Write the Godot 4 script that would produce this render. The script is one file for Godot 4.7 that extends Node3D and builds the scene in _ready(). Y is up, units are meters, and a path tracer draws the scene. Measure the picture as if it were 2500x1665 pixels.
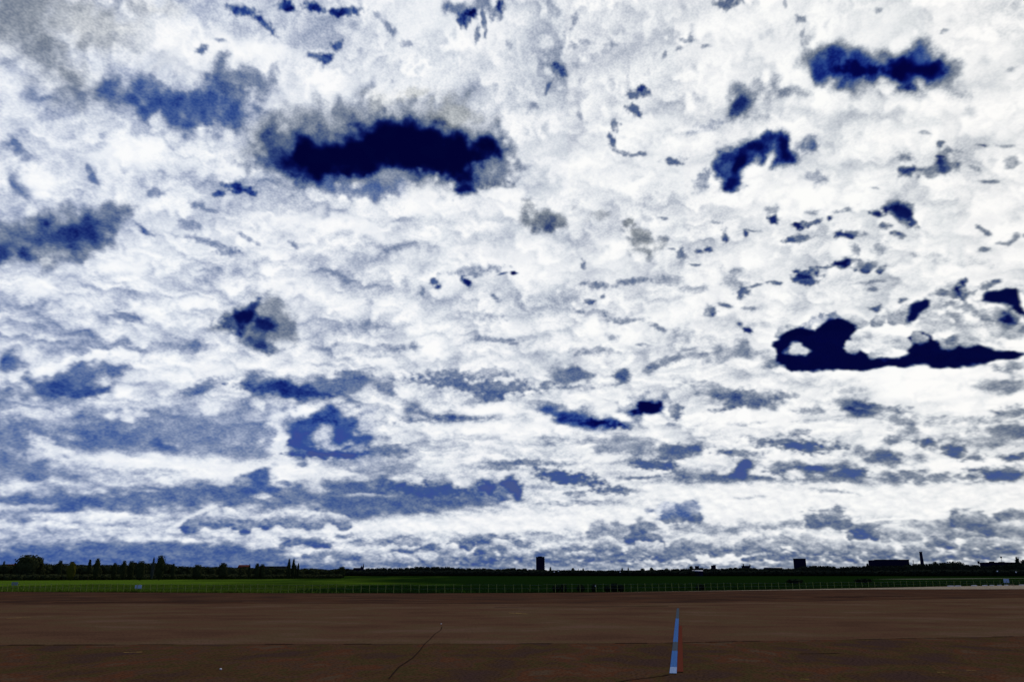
extends Node3D
# An airfield apron under a broken, back-lit sky: tarmac, a low stake fence, meadow, a dark belt of trees and a few far buildings.

# Clouds of the sky, painted in this order. Azimuth (right of straight ahead) and elevation in degrees.
# Heap of rounded puffs, lit from above: [azimuth, elevation of its foot, half width, height, tone of the tops, tone of the feet]
# Ellipse: [azimuth, elevation, half length, half height, tilt, tone, softness, greyness]; outline: [tone, softness in degrees, greyness, points]
var CLOUDS := [
	[0.5,1.7,0.8, PackedVector2Array([Vector2(-38.89,33.94), Vector2(-34.46,35.48), Vector2(-33.67,33.01), Vector2(-33.04,31.63), Vector2(-31.47,30.12), Vector2(-29.65,29.95), Vector2(-31.52,28.85), Vector2(-33.73,29.58), Vector2(-35.41,30.48), Vector2(-38.09,30.38)])],
	[-31.64,33.61,3.6,1.47,-177.28,0.62,0.8,0.8],
	[-28.21,35.4,1.94,0.47,-166.05,0.66,0.8,0.7],
	[-25.04,33.74,3.46,1.35,-176.22,0.9,0.9,0.3],
	[-21.39,34.47,3.3,0.55,-176.92,0.97,0.7,0],
	[0.36,0.9,0.2, PackedVector2Array([Vector2(-30.21,30.45), Vector2(-28.65,30.97), Vector2(-26.68,31.01), Vector2(-23.66,31.46), Vector2(-21.11,31.46), Vector2(-20.00,30.31), Vector2(-22.30,29.07), Vector2(-25.34,28.79), Vector2(-28.38,29.25), Vector2(-30.29,29.25), Vector2(-31.59,29.28)])],
	[-25.03,30.16,3.39,1.02,-176.16,0.29,0.6,0],
	[0.42,0.6,0.4, PackedVector2Array([Vector2(-23.76,32.18), Vector2(-23.50,33.34), Vector2(-22.61,33.88), Vector2(-22.05,33.34), Vector2(-20.47,33.34), Vector2(-18.53,33.85), Vector2(-18.55,33.00), Vector2(-19.64,31.89), Vector2(-21.53,31.38), Vector2(-23.05,31.58)])],
	[-22.9,32.07,0.85,0.64,-165.61,0.34,0.6,0],
	[-34.63,25.06,0.82,0.35,150.95,0.45,0.6,0],
	[-34.46,23.21,0.75,0.52,140.76,0.46,0.6,0],
	[-30.49,24.88,0.49,0.23,108.14,0.5,0.6,0],
	[-30.06,24.46,0.44,0.2,172.12,0.48,0.6,0],
	[-29.96,27.31,0.32,0.2,-164.55,0.5,0.6,0],
	[-25.74,27.38,0.28,0.23,-161.71,0.42,0.6,0],
	[-26.29,24.33,0.58,0.28,-168.82,0.5,0.6,0],
	[-33.29,27.66,0.62,0.43,-160.37,0.6,0.6,0],
	[-32.24,28.3,0.54,0.43,-156.9,0.62,0.6,0],
	[-34.2,28.3,0.78,0.51,-160.51,0.6,0.6,0],
	[-21.8,36.69,0.88,0.3,-176.42,0.17,0.6,0],
	[-20.05,36.16,0.88,0.24,161.01,0.26,0.6,0],
	[-18.57,37.58,0.6,0.31,-170.16,0.16,0.6,0],
	[-16.56,37.8,0.68,0.27,174.73,0.18,0.6,0],
	[-14.31,37.87,1,0.25,179.71,0.19,0.6,0],
	[-24.43,33.87,0.42,0.27,-166.01,0.32,0.6,0],
	[-15.31,34.77,0.59,0.36,-154.81,0.15,0.6,0],
	[-14.35,35.72,0.38,0.29,-170.61,0.25,0.6,0],
	[-16.01,34.77,0.79,0.21,175.83,0.36,0.6,0],
	[-23.26,34.66,0.47,0.13,174.95,0.55,0.6,0],
	[-27.94,26.46,2.9,0.83,-168.41,0.95,0.6,0],
	[-20.98,26.87,1.47,0.39,-171.37,0.97,0.6,0],
	[-32.91,23.49,1.03,0.53,-165.61,0.95,0.6,0],
	[0.52,1.1,0.7, PackedVector2Array([Vector2(-20.50,27.73), Vector2(-20.82,29.61), Vector2(-19.62,30.37), Vector2(-16.20,31.53), Vector2(-12.25,32.27), Vector2(-10.51,32.52), Vector2(-9.57,32.60), Vector2(-5.77,33.03), Vector2(-3.60,32.91), Vector2(-2.73,31.76), Vector2(-1.05,30.99), Vector2(-0.33,30.30), Vector2(-0.21,29.30), Vector2(-1.38,27.16), Vector2(-3.24,26.93), Vector2(-5.57,27.06), Vector2(-10.15,26.50), Vector2(-13.51,26.32), Vector2(-17.16,26.52)])],
	[-4.53,31.91,2,0.9,166.74,0.66,0.6,1],
	[-8.18,33.33,1.19,0.39,-165.07,0.64,0.6,1],
	[-10.98,32.58,0.94,0.48,-174.81,0.72,0.6,0.8],
	[0.24,0.7,0, PackedVector2Array([Vector2(-19.72,27.45), Vector2(-19.67,28.92), Vector2(-18.25,29.81), Vector2(-13.82,30.26), Vector2(-10.21,31.58), Vector2(-7.39,31.77), Vector2(-4.99,31.10), Vector2(-2.60,30.68), Vector2(-0.81,30.70), Vector2(-0.33,29.90), Vector2(-1.03,28.99), Vector2(-2.56,28.37), Vector2(-3.25,27.23), Vector2(-5.35,27.47), Vector2(-8.84,27.80), Vector2(-12.23,27.14), Vector2(-15.18,26.35), Vector2(-18.16,26.89)])],
	[0,0.6,0, PackedVector2Array([Vector2(-18.03,27.69), Vector2(-17.81,28.70), Vector2(-16.89,29.41), Vector2(-15.22,29.42), Vector2(-13.76,29.58), Vector2(-12.12,30.53), Vector2(-10.19,31.19), Vector2(-7.85,31.35), Vector2(-5.70,31.07), Vector2(-4.50,30.52), Vector2(-2.59,30.28), Vector2(-1.16,30.40), Vector2(-0.86,29.80), Vector2(-1.39,29.29), Vector2(-3.04,28.66), Vector2(-3.26,27.84), Vector2(-3.72,27.48), Vector2(-5.36,27.83), Vector2(-6.77,28.07), Vector2(-8.86,28.15), Vector2(-10.69,28.02), Vector2(-12.25,27.49), Vector2(-15.21,26.75), Vector2(-16.67,27.17)])],
	[-1.62,28.08,1.41,0.82,-179.69,0.5,0.5,0.6],
	[-4.41,27.05,1.02,0.42,-152.99,0.2,0.6,0],
	[-10.19,27.31,2.99,0.5,-176.41,0.5,0.5,0.5],
	[-12.85,26.48,0.56,0.35,-174.23,0.9,0.6,0],
	[-7.19,26.98,1.27,0.71,-177.16,0.9,0.6,0],
	[-5.1,26.87,0.52,0.28,67.22,0.85,0.6,0],
	[-4.86,38.79,0.88,0.54,-177.66,0.38,0.6,0],
	[-2.74,39.03,1.51,0.45,-179.04,0.5,0.6,0],
	[-3.61,38.65,0.53,0.27,-178.28,0.03,0.6,0],
	[-1.01,38.93,0.34,0.28,90.33,0.08,0.6,0],
	[-4.09,38.13,0.41,0.35,90.69,0.2,0.6,0],
	[-2.6,38.31,0.41,0.23,90.91,0.32,0.6,0],
	[-2.4,37.49,0.46,0.16,90.87,0.38,0.6,0],
	[-3.02,37.39,0.51,0.17,91.1,0.42,0.6,0],
	[-1.47,38.51,0.56,0.36,-179.41,0.48,0.6,0],
	[-13.77,37.85,1.14,0.22,-173.47,0.2,0.6,0],
	[-10.22,37.26,0.66,0.27,140.18,0.5,0.6,0],
	[-9.06,36.25,0.51,0.19,-175.64,0.52,0.6,0],
	[-14.24,35.92,0.33,0.27,-169.48,0.38,0.6,0],
	[-11.36,37.97,0.36,0.23,-173.8,0.55,0.6,0],
	[5.28,38.13,0.54,0.25,51.71,0.58,0.6,0],
	[4.31,36.88,0.61,0.22,74.49,0.58,0.6,0],
	[3.83,35.02,0.49,0.3,144.05,0.42,0.6,0],
	[2.89,33.9,0.51,0.19,45.5,0.42,0.6,0],
	[1.6,32.66,0.5,0.26,62.6,0.6,0.6,0],
	[5.55,31.96,0.27,0.24,90.12,0.58,0.6,0],
	[-0.22,36.59,0.23,0.22,90.39,0.6,0.6,0],
	[10.56,33.29,0.53,0.27,174.53,0.1,0.6,0],
	[9.77,33.02,0.5,0.24,175.01,0.3,0.6,0],
	[9.95,32.13,0.56,0.39,174.23,0.27,0.6,0],
	[8.37,31.12,0.41,0.31,88.36,0.28,0.6,0],
	[8.02,29.96,0.61,0.23,111.37,0.36,0.6,0],
	[8.86,29.31,0.63,0.14,163.33,0.42,0.6,0],
	[10,29.03,0.63,0.11,175.55,0.48,0.6,0],
	[12.72,28.5,0.7,0.34,174.01,0.35,0.6,0],
	[14.14,36.12,0.38,0.15,172.75,0.35,0.6,0],
	[12.61,35.46,0.26,0.19,87.15,0.48,0.6,0],
	[13.52,35.73,0.24,0.15,172.38,0.55,0.6,0],
	[7.01,35.26,1.81,0.66,176.07,0.78,0.6,0],
	[1.74,34.78,1.1,0.57,178.76,0.8,0.6,0],
	[5.97,36.72,0.74,0.19,176.9,0.62,0.6,0],
	[8.04,36.5,0.85,0.15,175.9,0.66,0.6,0],
	[17.8,37.92,1.04,0.4,170.48,0.34,0.6,0.7],
	[22.95,35.89,0.39,0.23,166.85,0.44,0.6,0],
	[14.64,36.29,0.35,0.26,86.87,0.42,0.6,0],
	[14.21,36.11,0.64,0.13,172.89,0.48,0.6,0],
	[22.12,37.03,0.33,0.15,82.68,0.55,0.6,0],
	[23.14,34.95,0.44,0.15,82.26,0.6,0.6,0],
	[15.85,35.53,0.35,0.13,171.95,0.55,0.6,0],
	[28.65,35.29,0.25,0.17,161.76,0.65,0.6,0],
	[32.54,32.87,0.23,0.12,161.84,0.5,0.6,0],
	[37.05,32.77,0.6,0.47,148.51,0.72,0.6,0],
	[35.78,32.09,0.6,0.33,159.2,0.74,0.6,0],
	[35.88,29.64,0.25,0.17,158.12,0.7,0.6,0],
	[0.44,0.5,0.8, PackedVector2Array([Vector2(22.62,33.51), Vector2(23.68,34.21), Vector2(25.77,34.03), Vector2(27.96,33.07), Vector2(29.16,32.51), Vector2(29.94,32.49), Vector2(30.42,33.02), Vector2(30.86,33.30), Vector2(31.53,32.77), Vector2(32.09,31.73), Vector2(33.00,31.16), Vector2(33.30,30.59), Vector2(32.97,30.07), Vector2(32.52,29.57), Vector2(33.20,28.40), Vector2(32.51,29.03), Vector2(29.89,29.98), Vector2(27.09,30.78), Vector2(24.13,31.46), Vector2(23.08,31.48), Vector2(23.77,31.90), Vector2(23.59,32.86), Vector2(23.10,33.14)])],
	[0.19,0.4,0.2, PackedVector2Array([Vector2(23.76,33.28), Vector2(24.75,33.53), Vector2(25.29,33.69), Vector2(25.93,33.10), Vector2(26.97,33.18), Vector2(27.80,32.67), Vector2(28.49,32.05), Vector2(29.67,32.07), Vector2(30.32,32.47), Vector2(30.86,32.77), Vector2(31.42,32.18), Vector2(31.74,31.38), Vector2(32.15,30.56), Vector2(31.86,30.01), Vector2(29.96,30.38), Vector2(28.12,31.00), Vector2(26.19,31.44), Vector2(23.95,31.68)])],
	[26.68,32.02,1.68,0.43,166.58,0.05,0.6,0],
	[30.28,31.15,1.74,0.66,175.24,0.02,0.6,0],
	[0.47,0.45,0.7, PackedVector2Array([Vector2(17.44,32.60), Vector2(18.37,32.89), Vector2(19.32,32.51), Vector2(20.44,32.61), Vector2(21.26,32.28), Vector2(22.49,31.77), Vector2(21.40,31.60), Vector2(20.12,31.81), Vector2(19.41,31.36), Vector2(18.66,30.52), Vector2(17.55,30.48), Vector2(17.06,31.13)])],
	[18.09,31.37,0.71,0.53,63.78,0.2,0.6,0],
	[19.73,30.35,0.65,0.38,169.63,0.72,0.6,0],
	[15.32,30.48,1.43,0.29,-174.37,0.68,0.6,0.5],
	[0.2,0.38,0.4, PackedVector2Array([Vector2(15.76,26.69), Vector2(15.72,27.49), Vector2(16.26,28.51), Vector2(17.62,28.92), Vector2(19.62,29.32), Vector2(20.71,29.53), Vector2(21.43,29.31), Vector2(21.55,28.53), Vector2(21.89,27.89), Vector2(23.18,28.29), Vector2(23.35,27.98), Vector2(22.17,27.61), Vector2(21.48,27.09), Vector2(20.84,26.99), Vector2(19.89,26.94), Vector2(19.89,27.92), Vector2(19.15,27.98), Vector2(18.65,27.31), Vector2(17.69,26.35), Vector2(16.58,26.09)])],
	[17.49,27.66,1.52,0.68,39.77,0.03,0.6,0],
	[20.79,28.36,0.99,0.61,113.31,0.05,0.6,0],
	[14.69,27,0.71,0.38,50.67,0.55,0.5,0.5],
	[22.68,25.92,0.56,0.43,166.86,0.58,0.6,0.6],
	[30.97,26.43,0.29,0.2,162.94,0.28,0.6,0],
	[30.95,25.79,0.43,0.11,166.43,0.24,0.6,0],
	[30.82,24.99,0.57,0.52,104.49,0.17,0.6,0],
	[30,24.94,0.56,0.35,165.24,0.4,0.6,0],
	[28.76,25.35,0.51,0.24,166.95,0.34,0.6,0],
	[28.89,26.17,0.3,0.27,104.71,0.48,0.6,0],
	[31.48,24.93,0.44,0.34,161,0.42,0.6,0],
	[31.52,25.93,0.53,0.2,165.68,0.5,0.6,0],
	[33.51,25.71,0.36,0.09,165.13,0.48,0.6,0],
	[34.99,24.51,0.38,0.33,151.6,0.4,0.6,0],
	[30.19,27.26,0.57,0.14,166.27,0.58,0.6,0],
	[33.57,23.61,0.5,0.12,165.96,0.55,0.6,0],
	[32.86,24.51,0.43,0.11,165.95,0.6,0.6,0],
	[26.56,24.56,0.47,0.11,169.04,0.6,0.6,0],
	[34.83,25.45,0.74,0.09,164.67,0.6,0.6,0],
	[0.43,0.55,0.5, PackedVector2Array([Vector2(-36.17,20.57), Vector2(-34.94,20.82), Vector2(-34.18,20.63), Vector2(-33.37,21.22), Vector2(-32.24,21.56), Vector2(-31.49,22.28), Vector2(-29.74,22.41), Vector2(-28.94,23.13), Vector2(-27.38,23.29), Vector2(-27.79,22.26), Vector2(-28.47,21.19), Vector2(-29.35,19.88), Vector2(-29.96,19.21), Vector2(-30.92,19.22), Vector2(-31.64,18.34), Vector2(-32.52,18.09), Vector2(-32.55,18.82), Vector2(-33.38,18.84), Vector2(-34.52,18.38), Vector2(-35.73,18.08)])],
	[-30.92,20.9,2.04,0.82,-160.08,0.23,0.6,0],
	[-34.51,19.24,0.88,0.71,-163.99,0.24,0.6,0],
	[-32.23,18.88,0.5,0.36,-167.21,0.8,0.6,0],
	[-31.39,19.51,0.43,0.37,-163.91,0.55,0.6,0],
	[0.5,0.5,0.7, PackedVector2Array([Vector2(-21.62,16.31), Vector2(-21.32,17.14), Vector2(-20.34,17.15), Vector2(-19.06,18.44), Vector2(-17.55,18.69), Vector2(-16.24,17.84), Vector2(-15.75,16.96), Vector2(-15.99,16.01), Vector2(-17.26,15.30), Vector2(-18.33,14.91), Vector2(-19.08,15.45), Vector2(-19.83,16.09), Vector2(-21.40,16.03)])],
	[-20.68,16.61,0.74,0.42,-174.26,0.24,0.6,0],
	[-19.53,17.03,0.95,0.55,61.38,0.07,0.6,0],
	[-19.01,17.94,0.51,0.25,-134.39,0.15,0.6,0],
	[-17.87,16.57,0.81,0.49,-175.2,0.13,0.6,0],
	[-18.1,15.74,0.96,0.56,-175.47,0.2,0.6,0],
	[-26.53,21.91,0.6,0.17,153.6,0.48,0.6,0],
	[-22.23,21.71,1.89,0.22,175.76,0.54,0.6,0],
	[-21.08,21.37,0.91,0.24,-172.63,0.5,0.6,0],
	[-19.56,22.36,0.76,0.15,157.58,0.52,0.6,0],
	[-23.95,22.83,0.72,0.37,159.21,0.62,0.6,0],
	[-16.51,22.31,0.46,0.19,147.32,0.48,0.6,0],
	[-23.52,24.16,0.42,0.27,-169.4,0.54,0.6,0],
	[-22.68,23.81,0.84,0.13,164.01,0.58,0.6,0],
	[-20.73,25.59,0.98,0.24,177.02,0.2,0.6,0],
	[-22.02,25.09,0.49,0.17,-143.18,0.34,0.6,0],
	[-19.88,25.45,0.43,0.18,164.84,0.28,0.6,0],
	[-26.29,24.36,0.4,0.38,72.83,0.5,0.6,0],
	[-21.26,20.25,3.55,0.79,-173.37,0.7,0.6,0],
	[-26.95,16.15,1.17,0.36,-167.02,0.5,0.6,0],
	[-31.52,14.93,2.51,0.82,-171.68,0.6,0.6,0],
	[-28.85,13.99,2.8,0.56,-173.01,0.55,0.6,0],
	[-33.08,12.5,0.78,0.54,-173.37,0.4,0.6,0],
	[-23.09,14.86,2,0.54,-174.27,0.6,0.6,0],
	[-26.23,14.12,0.76,0.17,-173.48,0.52,0.6,0],
	[-13.89,15.75,0.89,0.46,-176.58,0.6,0.6,0],
	[-12.6,20.19,0.54,0.52,-172.66,0.6,0.6,0],
	[-17.55,24.31,0.64,0.3,-173,0.65,0.6,0],
	[-15.33,23.54,1.29,0.18,171.38,0.7,0.6,0],
	[-28.5,17.65,2.24,0.38,-171.4,0.72,0.6,0],
	[-32.52,16.06,1.64,0.36,-170.58,0.62,0.6,0],
	[-27.41,19.55,1.38,0.57,-170.69,0.97,0.6,0],
	[-31.89,17.28,1,0.55,-169.73,0.95,0.6,0],
	[-23.12,17.63,1.25,0.39,-173.13,0.97,0.6,0],
	[-17.09,19.3,1.67,0.41,-174.77,0.97,0.6,0],
	[-25.66,16.81,1.12,0.38,155.7,0.95,0.6,0],
	[-15.91,23.99,3.27,0.7,-174.54,0.93,0.6,0],
	[-29.28,12.15,2.22,0.56,-160.22,0.42,0.6,0],
	[-29.4,13.03,2.85,0.24,-155.53,0.95,0.6,0],
	[-26.9,13.76,0.8,0.27,175.52,0.97,0.6,0],
	[-30.95,12.23,0.74,0.36,-149.35,0.93,0.6,0],
	[-21.51,13.43,2.91,0.4,-175.27,0.92,0.6,0],
	[-11.85,26.5,3.18,0.61,-175.84,0.4,0.6,0.2],
	[-3.83,27.15,1.09,0.47,-157.85,0.08,0.6,0],
	[-5.39,26.69,0.42,0.23,67.38,0.55,0.6,0],
	[-1.49,27.3,1.17,0.31,-179.64,0.45,0.5,0.7],
	[-11.46,23.98,1.56,0.72,-175.85,0.97,0.6,0],
	[-6.69,25.92,2.08,0.92,-177.74,0.96,0.6,0],
	[-0.67,26.58,1.28,0.41,179.99,0.96,0.6,0],
	[2.46,25.02,1.56,0.88,178.53,0.47,0.55,0.9],
	[2.45,24.76,0.67,0.52,178.49,0.33,0.6,0],
	[1.19,25.96,0.49,0.43,178.73,0.6,0.6,0.8],
	[6.72,25.09,0.71,0.49,176.67,0.66,0.6,0.8],
	[9.8,23.28,1.21,0.65,149.57,0.44,0.55,1],
	[8.85,24.37,0.54,0.43,175.29,0.48,0.5,1],
	[-3.14,21.35,1.93,0.34,-174.65,0.55,0.6,0],
	[-9.39,22.78,2.92,0.25,-177.15,0.7,0.6,0],
	[-9.8,19.95,2.87,0.94,-177.32,0.72,0.6,0],
	[-11.26,16.95,1.4,0.29,-177.03,0.6,0.6,0],
	[-9.37,15.57,1.83,0.29,-172.94,0.63,0.6,0],
	[-6.99,15.66,0.71,0.25,-178.31,0.62,0.6,0],
	[6.21,20.22,1.06,0.25,177.79,0.5,0.6,0],
	[8.77,20.32,1.32,0.19,-175.55,0.54,0.6,0],
	[6.36,18.11,1.43,0.21,168.35,0.54,0.6,0],
	[8.54,17.6,1.41,0.18,177.32,0.56,0.6,0],
	[-2.42,18.09,1.22,0.4,171.11,0.6,0.6,0],
	[-1.97,17.25,0.58,0.31,90.6,0.64,0.6,0],
	[-1.85,16.4,1.05,0.25,-179.65,0.56,0.6,0],
	[0.03,16.3,0.72,0.2,179.89,0.56,0.6,0],
	[6.17,15.48,1.41,0.28,178.23,0.55,0.6,0],
	[7.51,16.38,0.67,0.29,177.88,0.63,0.6,0],
	[0.03,21.2,0.35,0.19,179.91,0.03,0.6,0],
	[-0.88,21.12,0.36,0.1,-161.29,0.4,0.6,0],
	[-3.47,20.56,0.35,0.24,150.71,0.1,0.6,0],
	[-5.94,20.54,0.29,0.27,-177.26,0.22,0.6,0],
	[-5.7,20.13,0.25,0.16,-178.12,0.42,0.6,0],
	[-1.26,19.48,0.37,0.22,143.69,0.48,0.6,0],
	[-6.86,19.67,0.4,0.18,92.01,0.54,0.6,0],
	[5.95,19.07,0.29,0.16,178.06,0.32,0.6,0],
	[6.79,19.36,0.2,0.2,118.87,0.32,0.6,0],
	[5.47,21.71,0.34,0.2,88.5,0.48,0.6,0],
	[12.71,22.04,0.35,0.31,172.89,0.42,0.6,0],
	[11.71,24.48,0.24,0.14,175.02,0.42,0.6,0],
	[10.89,16.97,0.69,0.17,157.38,0.47,0.6,0],
	[9.65,15.93,0.48,0.09,177.37,0.52,0.6,0],
	[11.46,23.06,0.22,0.16,174.89,0.48,0.6,0],
	[12.08,22.34,0.27,0.1,175.54,0.5,0.6,0],
	[11.72,20.15,0.97,0.36,175.92,0.6,0.6,0],
	[-5.68,15.49,0.82,0.44,-178.76,1,0.6,0],
	[6.1,16.96,0.84,0.66,88.25,0.98,0.6,0],
	[-9.53,14.62,1.5,0.31,-177.86,0.97,0.6,0],
	[11.07,14.45,1.79,0.31,-158.37,0.46,0.6,0],
	[4.06,13.94,1.14,0.53,164.53,0.4,0.6,0],
	[7.83,13.64,0.56,0.52,-178.81,0.3,0.6,0],
	[-4.66,13.82,1.85,0.36,-179.15,0.44,0.6,0],
	[-1.94,13.97,1.42,0.34,-179.73,0.48,0.6,0],
	[-12.01,13.47,1.05,0.35,-177.46,0.38,0.6,0],
	[9.43,13.58,0.42,0.31,178.37,0.9,0.6,0],
	[16.48,20.07,1.25,0.56,174.15,0.62,0.6,0],
	[13.68,19.49,0.8,0.25,175.45,0.62,0.6,0],
	[16.15,14.87,1.21,0.61,175.86,0.5,0.6,0],
	[13.37,14.95,1.34,0.37,156.58,0.55,0.6,0],
	[26.42,20.77,0.57,0.31,169.86,0.62,0.6,0],
	[31.25,18.88,1.66,0.28,169.16,0.78,0.6,0],
	[29.21,19.82,1.05,0.22,169.63,0.78,0.6,0],
	[13.14,16.21,1.67,0.41,176.2,0.72,0.6,0],
	[19.69,23.64,0.35,0.26,170.62,0.1,0.6,0],
	[21.42,23.06,0.55,0.18,-173.75,0.08,0.6,0],
	[22.35,23.22,0.54,0.15,-178.96,0.24,0.6,0],
	[23.49,23.12,0.26,0.15,169.92,0.13,0.6,0],
	[26.34,23,0.34,0.17,169.05,0.28,0.6,0],
	[28.22,22.94,0.87,0.61,166.31,0.1,0.6,0],
	[28.66,22.19,0.47,0.3,105.71,0.12,0.6,0],
	[27.03,23.17,0.28,0.24,161.81,0.18,0.6,0],
	[26.78,22.06,0.35,0.23,168.47,0.24,0.6,0],
	[27.52,21.35,0.38,0.19,169.26,0.28,0.6,0],
	[24.87,22,0.53,0.29,169.95,0.3,0.6,0],
	[24.08,21.93,0.35,0.31,164.69,0.1,0.6,0],
	[24.65,21.79,0.31,0.19,169.81,0.12,0.6,0],
	[20.91,22.09,0.62,0.25,172.04,0.13,0.6,0],
	[21.44,22.31,0.55,0.24,171.7,0.38,0.6,0],
	[16.1,23.06,0.36,0.27,86.41,0.18,0.6,0],
	[17.65,22.79,0.22,0.21,95.34,0.18,0.6,0],
	[18.11,23.04,0.57,0.09,173.14,0.48,0.6,0],
	[15.53,23.93,0.34,0.12,173.89,0.52,0.6,0],
	[14.31,22.16,0.28,0.15,174.51,0.32,0.6,0],
	[14.9,22.21,0.34,0.15,174.4,0.32,0.6,0],
	[12.72,22.04,0.39,0.35,172.65,0.42,0.6,0],
	[13.75,21.18,0.41,0.12,175.15,0.38,0.6,0],
	[24.04,20.07,0.81,0.37,171.34,0.05,0.6,0],
	[25.41,19.53,0.51,0.18,171.23,0.08,0.6,0],
	[25.54,19.8,0.88,0.29,171.03,0.3,0.6,0],
	[26.14,19.37,0.19,0.18,96.62,0.28,0.6,0],
	[21.44,19.62,0.79,0.32,172.61,0.1,0.6,0],
	[20.8,20.1,0.32,0.18,172.53,0.28,0.6,0],
	[21.67,19.89,0.54,0.2,172.51,0.33,0.6,0],
	[21.6,19.21,0.61,0.28,172.68,0.33,0.6,0],
	[19.12,19.49,0.56,0.14,-176.45,0.38,0.6,0],
	[17.02,19.05,0.46,0.33,-151.94,0.26,0.6,0],
	[17.97,19.31,0.66,0.11,-166.13,0.42,0.6,0],
	[14.62,17.87,0.5,0.31,175.47,0.38,0.6,0],
	[15.91,18.28,0.67,0.11,165.21,0.47,0.6,0],
	[16.99,16.34,0.49,0.2,150.18,0.22,0.6,0],
	[16.62,16.78,0.2,0.16,175.36,0.38,0.6,0],
	[27.5,17.23,0.28,0.14,171.37,0.22,0.6,0],
	[25.64,16.96,0.38,0.19,172.19,0.42,0.6,0],
	[25.52,18.19,0.24,0.14,171.46,0.52,0.6,0],
	[25.49,18.69,0.79,0.14,171.62,0.52,0.6,0],
	[32.66,20.73,0.53,0.17,141.08,0.42,0.6,0],
	[34.01,19.89,0.45,0.16,-152.99,0.42,0.6,0],
	[33.42,19.79,0.26,0.11,167.59,0.48,0.6,0],
	[34.76,20,0.17,0.13,163.69,0.48,0.6,0],
	[19.61,24.35,0.41,0.3,170.53,0.6,0.6,0],
	[22.43,23.85,0.6,0.14,171.1,0.6,0.6,0],
	[24.57,23.5,0.77,0.12,-174.78,0.62,0.6,0],
	[24.91,20.82,0.39,0.28,84.54,0.42,0.6,0],
	[22.68,20.06,0.78,0.12,172.18,0.5,0.6,0],
	[32.37,19.5,0.41,0.15,168.35,0.55,0.6,0],
	[17.44,17.94,0.61,0.12,174.64,0.55,0.6,0],
	[24.07,21.05,0.72,0.53,169.43,0.98,0.6,0],
	[0.98,0.22,0, PackedVector2Array([Vector2(18.35,14.60), Vector2(18.86,15.78), Vector2(19.30,16.24), Vector2(20.64,16.71), Vector2(22.83,17.17), Vector2(24.24,17.00), Vector2(25.04,15.92), Vector2(26.01,16.28), Vector2(26.28,16.92), Vector2(27.56,17.03), Vector2(28.69,17.43), Vector2(30.53,18.07), Vector2(31.51,17.81), Vector2(32.93,17.82), Vector2(33.92,17.45), Vector2(34.26,16.84), Vector2(35.81,16.54), Vector2(34.89,11.09), Vector2(20.92,12.89), Vector2(19.05,13.64)])],
	[23.46,16.01,1.4,1.07,0.99,0.7],
	[20.25,15.85,1.12,0.8,0.97,0.55],
	[28.36,16.34,1.43,1.12,0.99,0.75],
	[30.35,16.88,1.38,1.37,1,0.75],
	[33.15,16.68,1.5,0.98,1,0.8],
	[26.42,15.94,0.89,0.95,0.98,0.6],
	[18.51,14.19,0.74,0.5,175.91,0.6,0.6,0],
	[21.79,16.49,1.16,0.33,-157.65,0.55,0.4,0.5],
	[23.02,16.75,0.44,0.38,83.91,0.5,0.4,0.5],
	[0,0.11,0, PackedVector2Array([Vector2(18.86,15.27), Vector2(19.47,15.92), Vector2(20.59,16.24), Vector2(21.38,15.84), Vector2(21.72,15.85), Vector2(22.46,16.47), Vector2(23.11,16.69), Vector2(23.78,16.31), Vector2(24.68,15.57), Vector2(24.05,15.45), Vector2(23.83,14.78), Vector2(24.47,14.22), Vector2(25.22,13.66), Vector2(26.37,13.43), Vector2(27.10,13.59), Vector2(27.48,13.78), Vector2(26.95,14.52), Vector2(27.66,15.15), Vector2(28.50,14.84), Vector2(28.65,14.40), Vector2(30.09,13.97), Vector2(31.30,13.71), Vector2(32.45,13.32), Vector2(33.66,12.96), Vector2(33.76,12.63), Vector2(31.94,12.61), Vector2(29.87,12.50), Vector2(28.21,12.79), Vector2(26.06,13.13), Vector2(24.23,13.03), Vector2(21.91,13.15), Vector2(20.56,13.07), Vector2(19.54,13.65), Vector2(18.48,13.83), Vector2(19.32,14.42)])],
	[20.29,14.79,0.6,0.48,141.88,0.85,0.35,0],
	[18.49,13.94,0.49,0.2,175.62,0.4,0.6,0],
	[0.04,0.12,0, PackedVector2Array([Vector2(27.17,15.45), Vector2(27.77,16.62), Vector2(28.39,17.24), Vector2(29.17,16.79), Vector2(28.71,16.38), Vector2(27.92,15.73)])],
	[0.02,0.12,0, PackedVector2Array([Vector2(31.70,16.89), Vector2(32.86,16.90), Vector2(33.28,16.95), Vector2(33.99,16.89), Vector2(34.08,15.97), Vector2(34.42,14.73), Vector2(33.59,15.42), Vector2(32.91,16.18), Vector2(31.97,16.47)])],
	[24.88,14.57,1.04,1.25,0.98,0.8],
	[26.06,13.85,1.2,1.81,1,0.7],
	[31.44,14.11,2.25,1.45,1,0.66],
	[29.33,14.59,1.6,2.03,0.96,0.55],
	[33.4,14.27,1.08,1.06,0.98,0.6],
	[30.92,17.26,0.51,0.32,81.98,0.06,0.6,0],
	[30.05,17.2,0.76,0.22,170.52,0.42,0.6,0],
	[32.11,17.33,0.54,0.2,-156.57,0.28,0.6,0],
	[32.73,17.59,0.34,0.16,169.06,0.38,0.6,0],
	[26.75,16.37,0.54,0.38,171.87,0.6,0.6,0],
	[31.17,16.14,1.32,0.31,157.22,0.52,0.6,0],
	[31.81,15.44,0.55,0.32,135,0.42,0.6,0],
	[33.11,14.95,0.69,0.45,138.04,0.06,0.6,0],
	[32.4,15.53,0.5,0.44,169.31,0.55,0.6,0],
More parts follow.
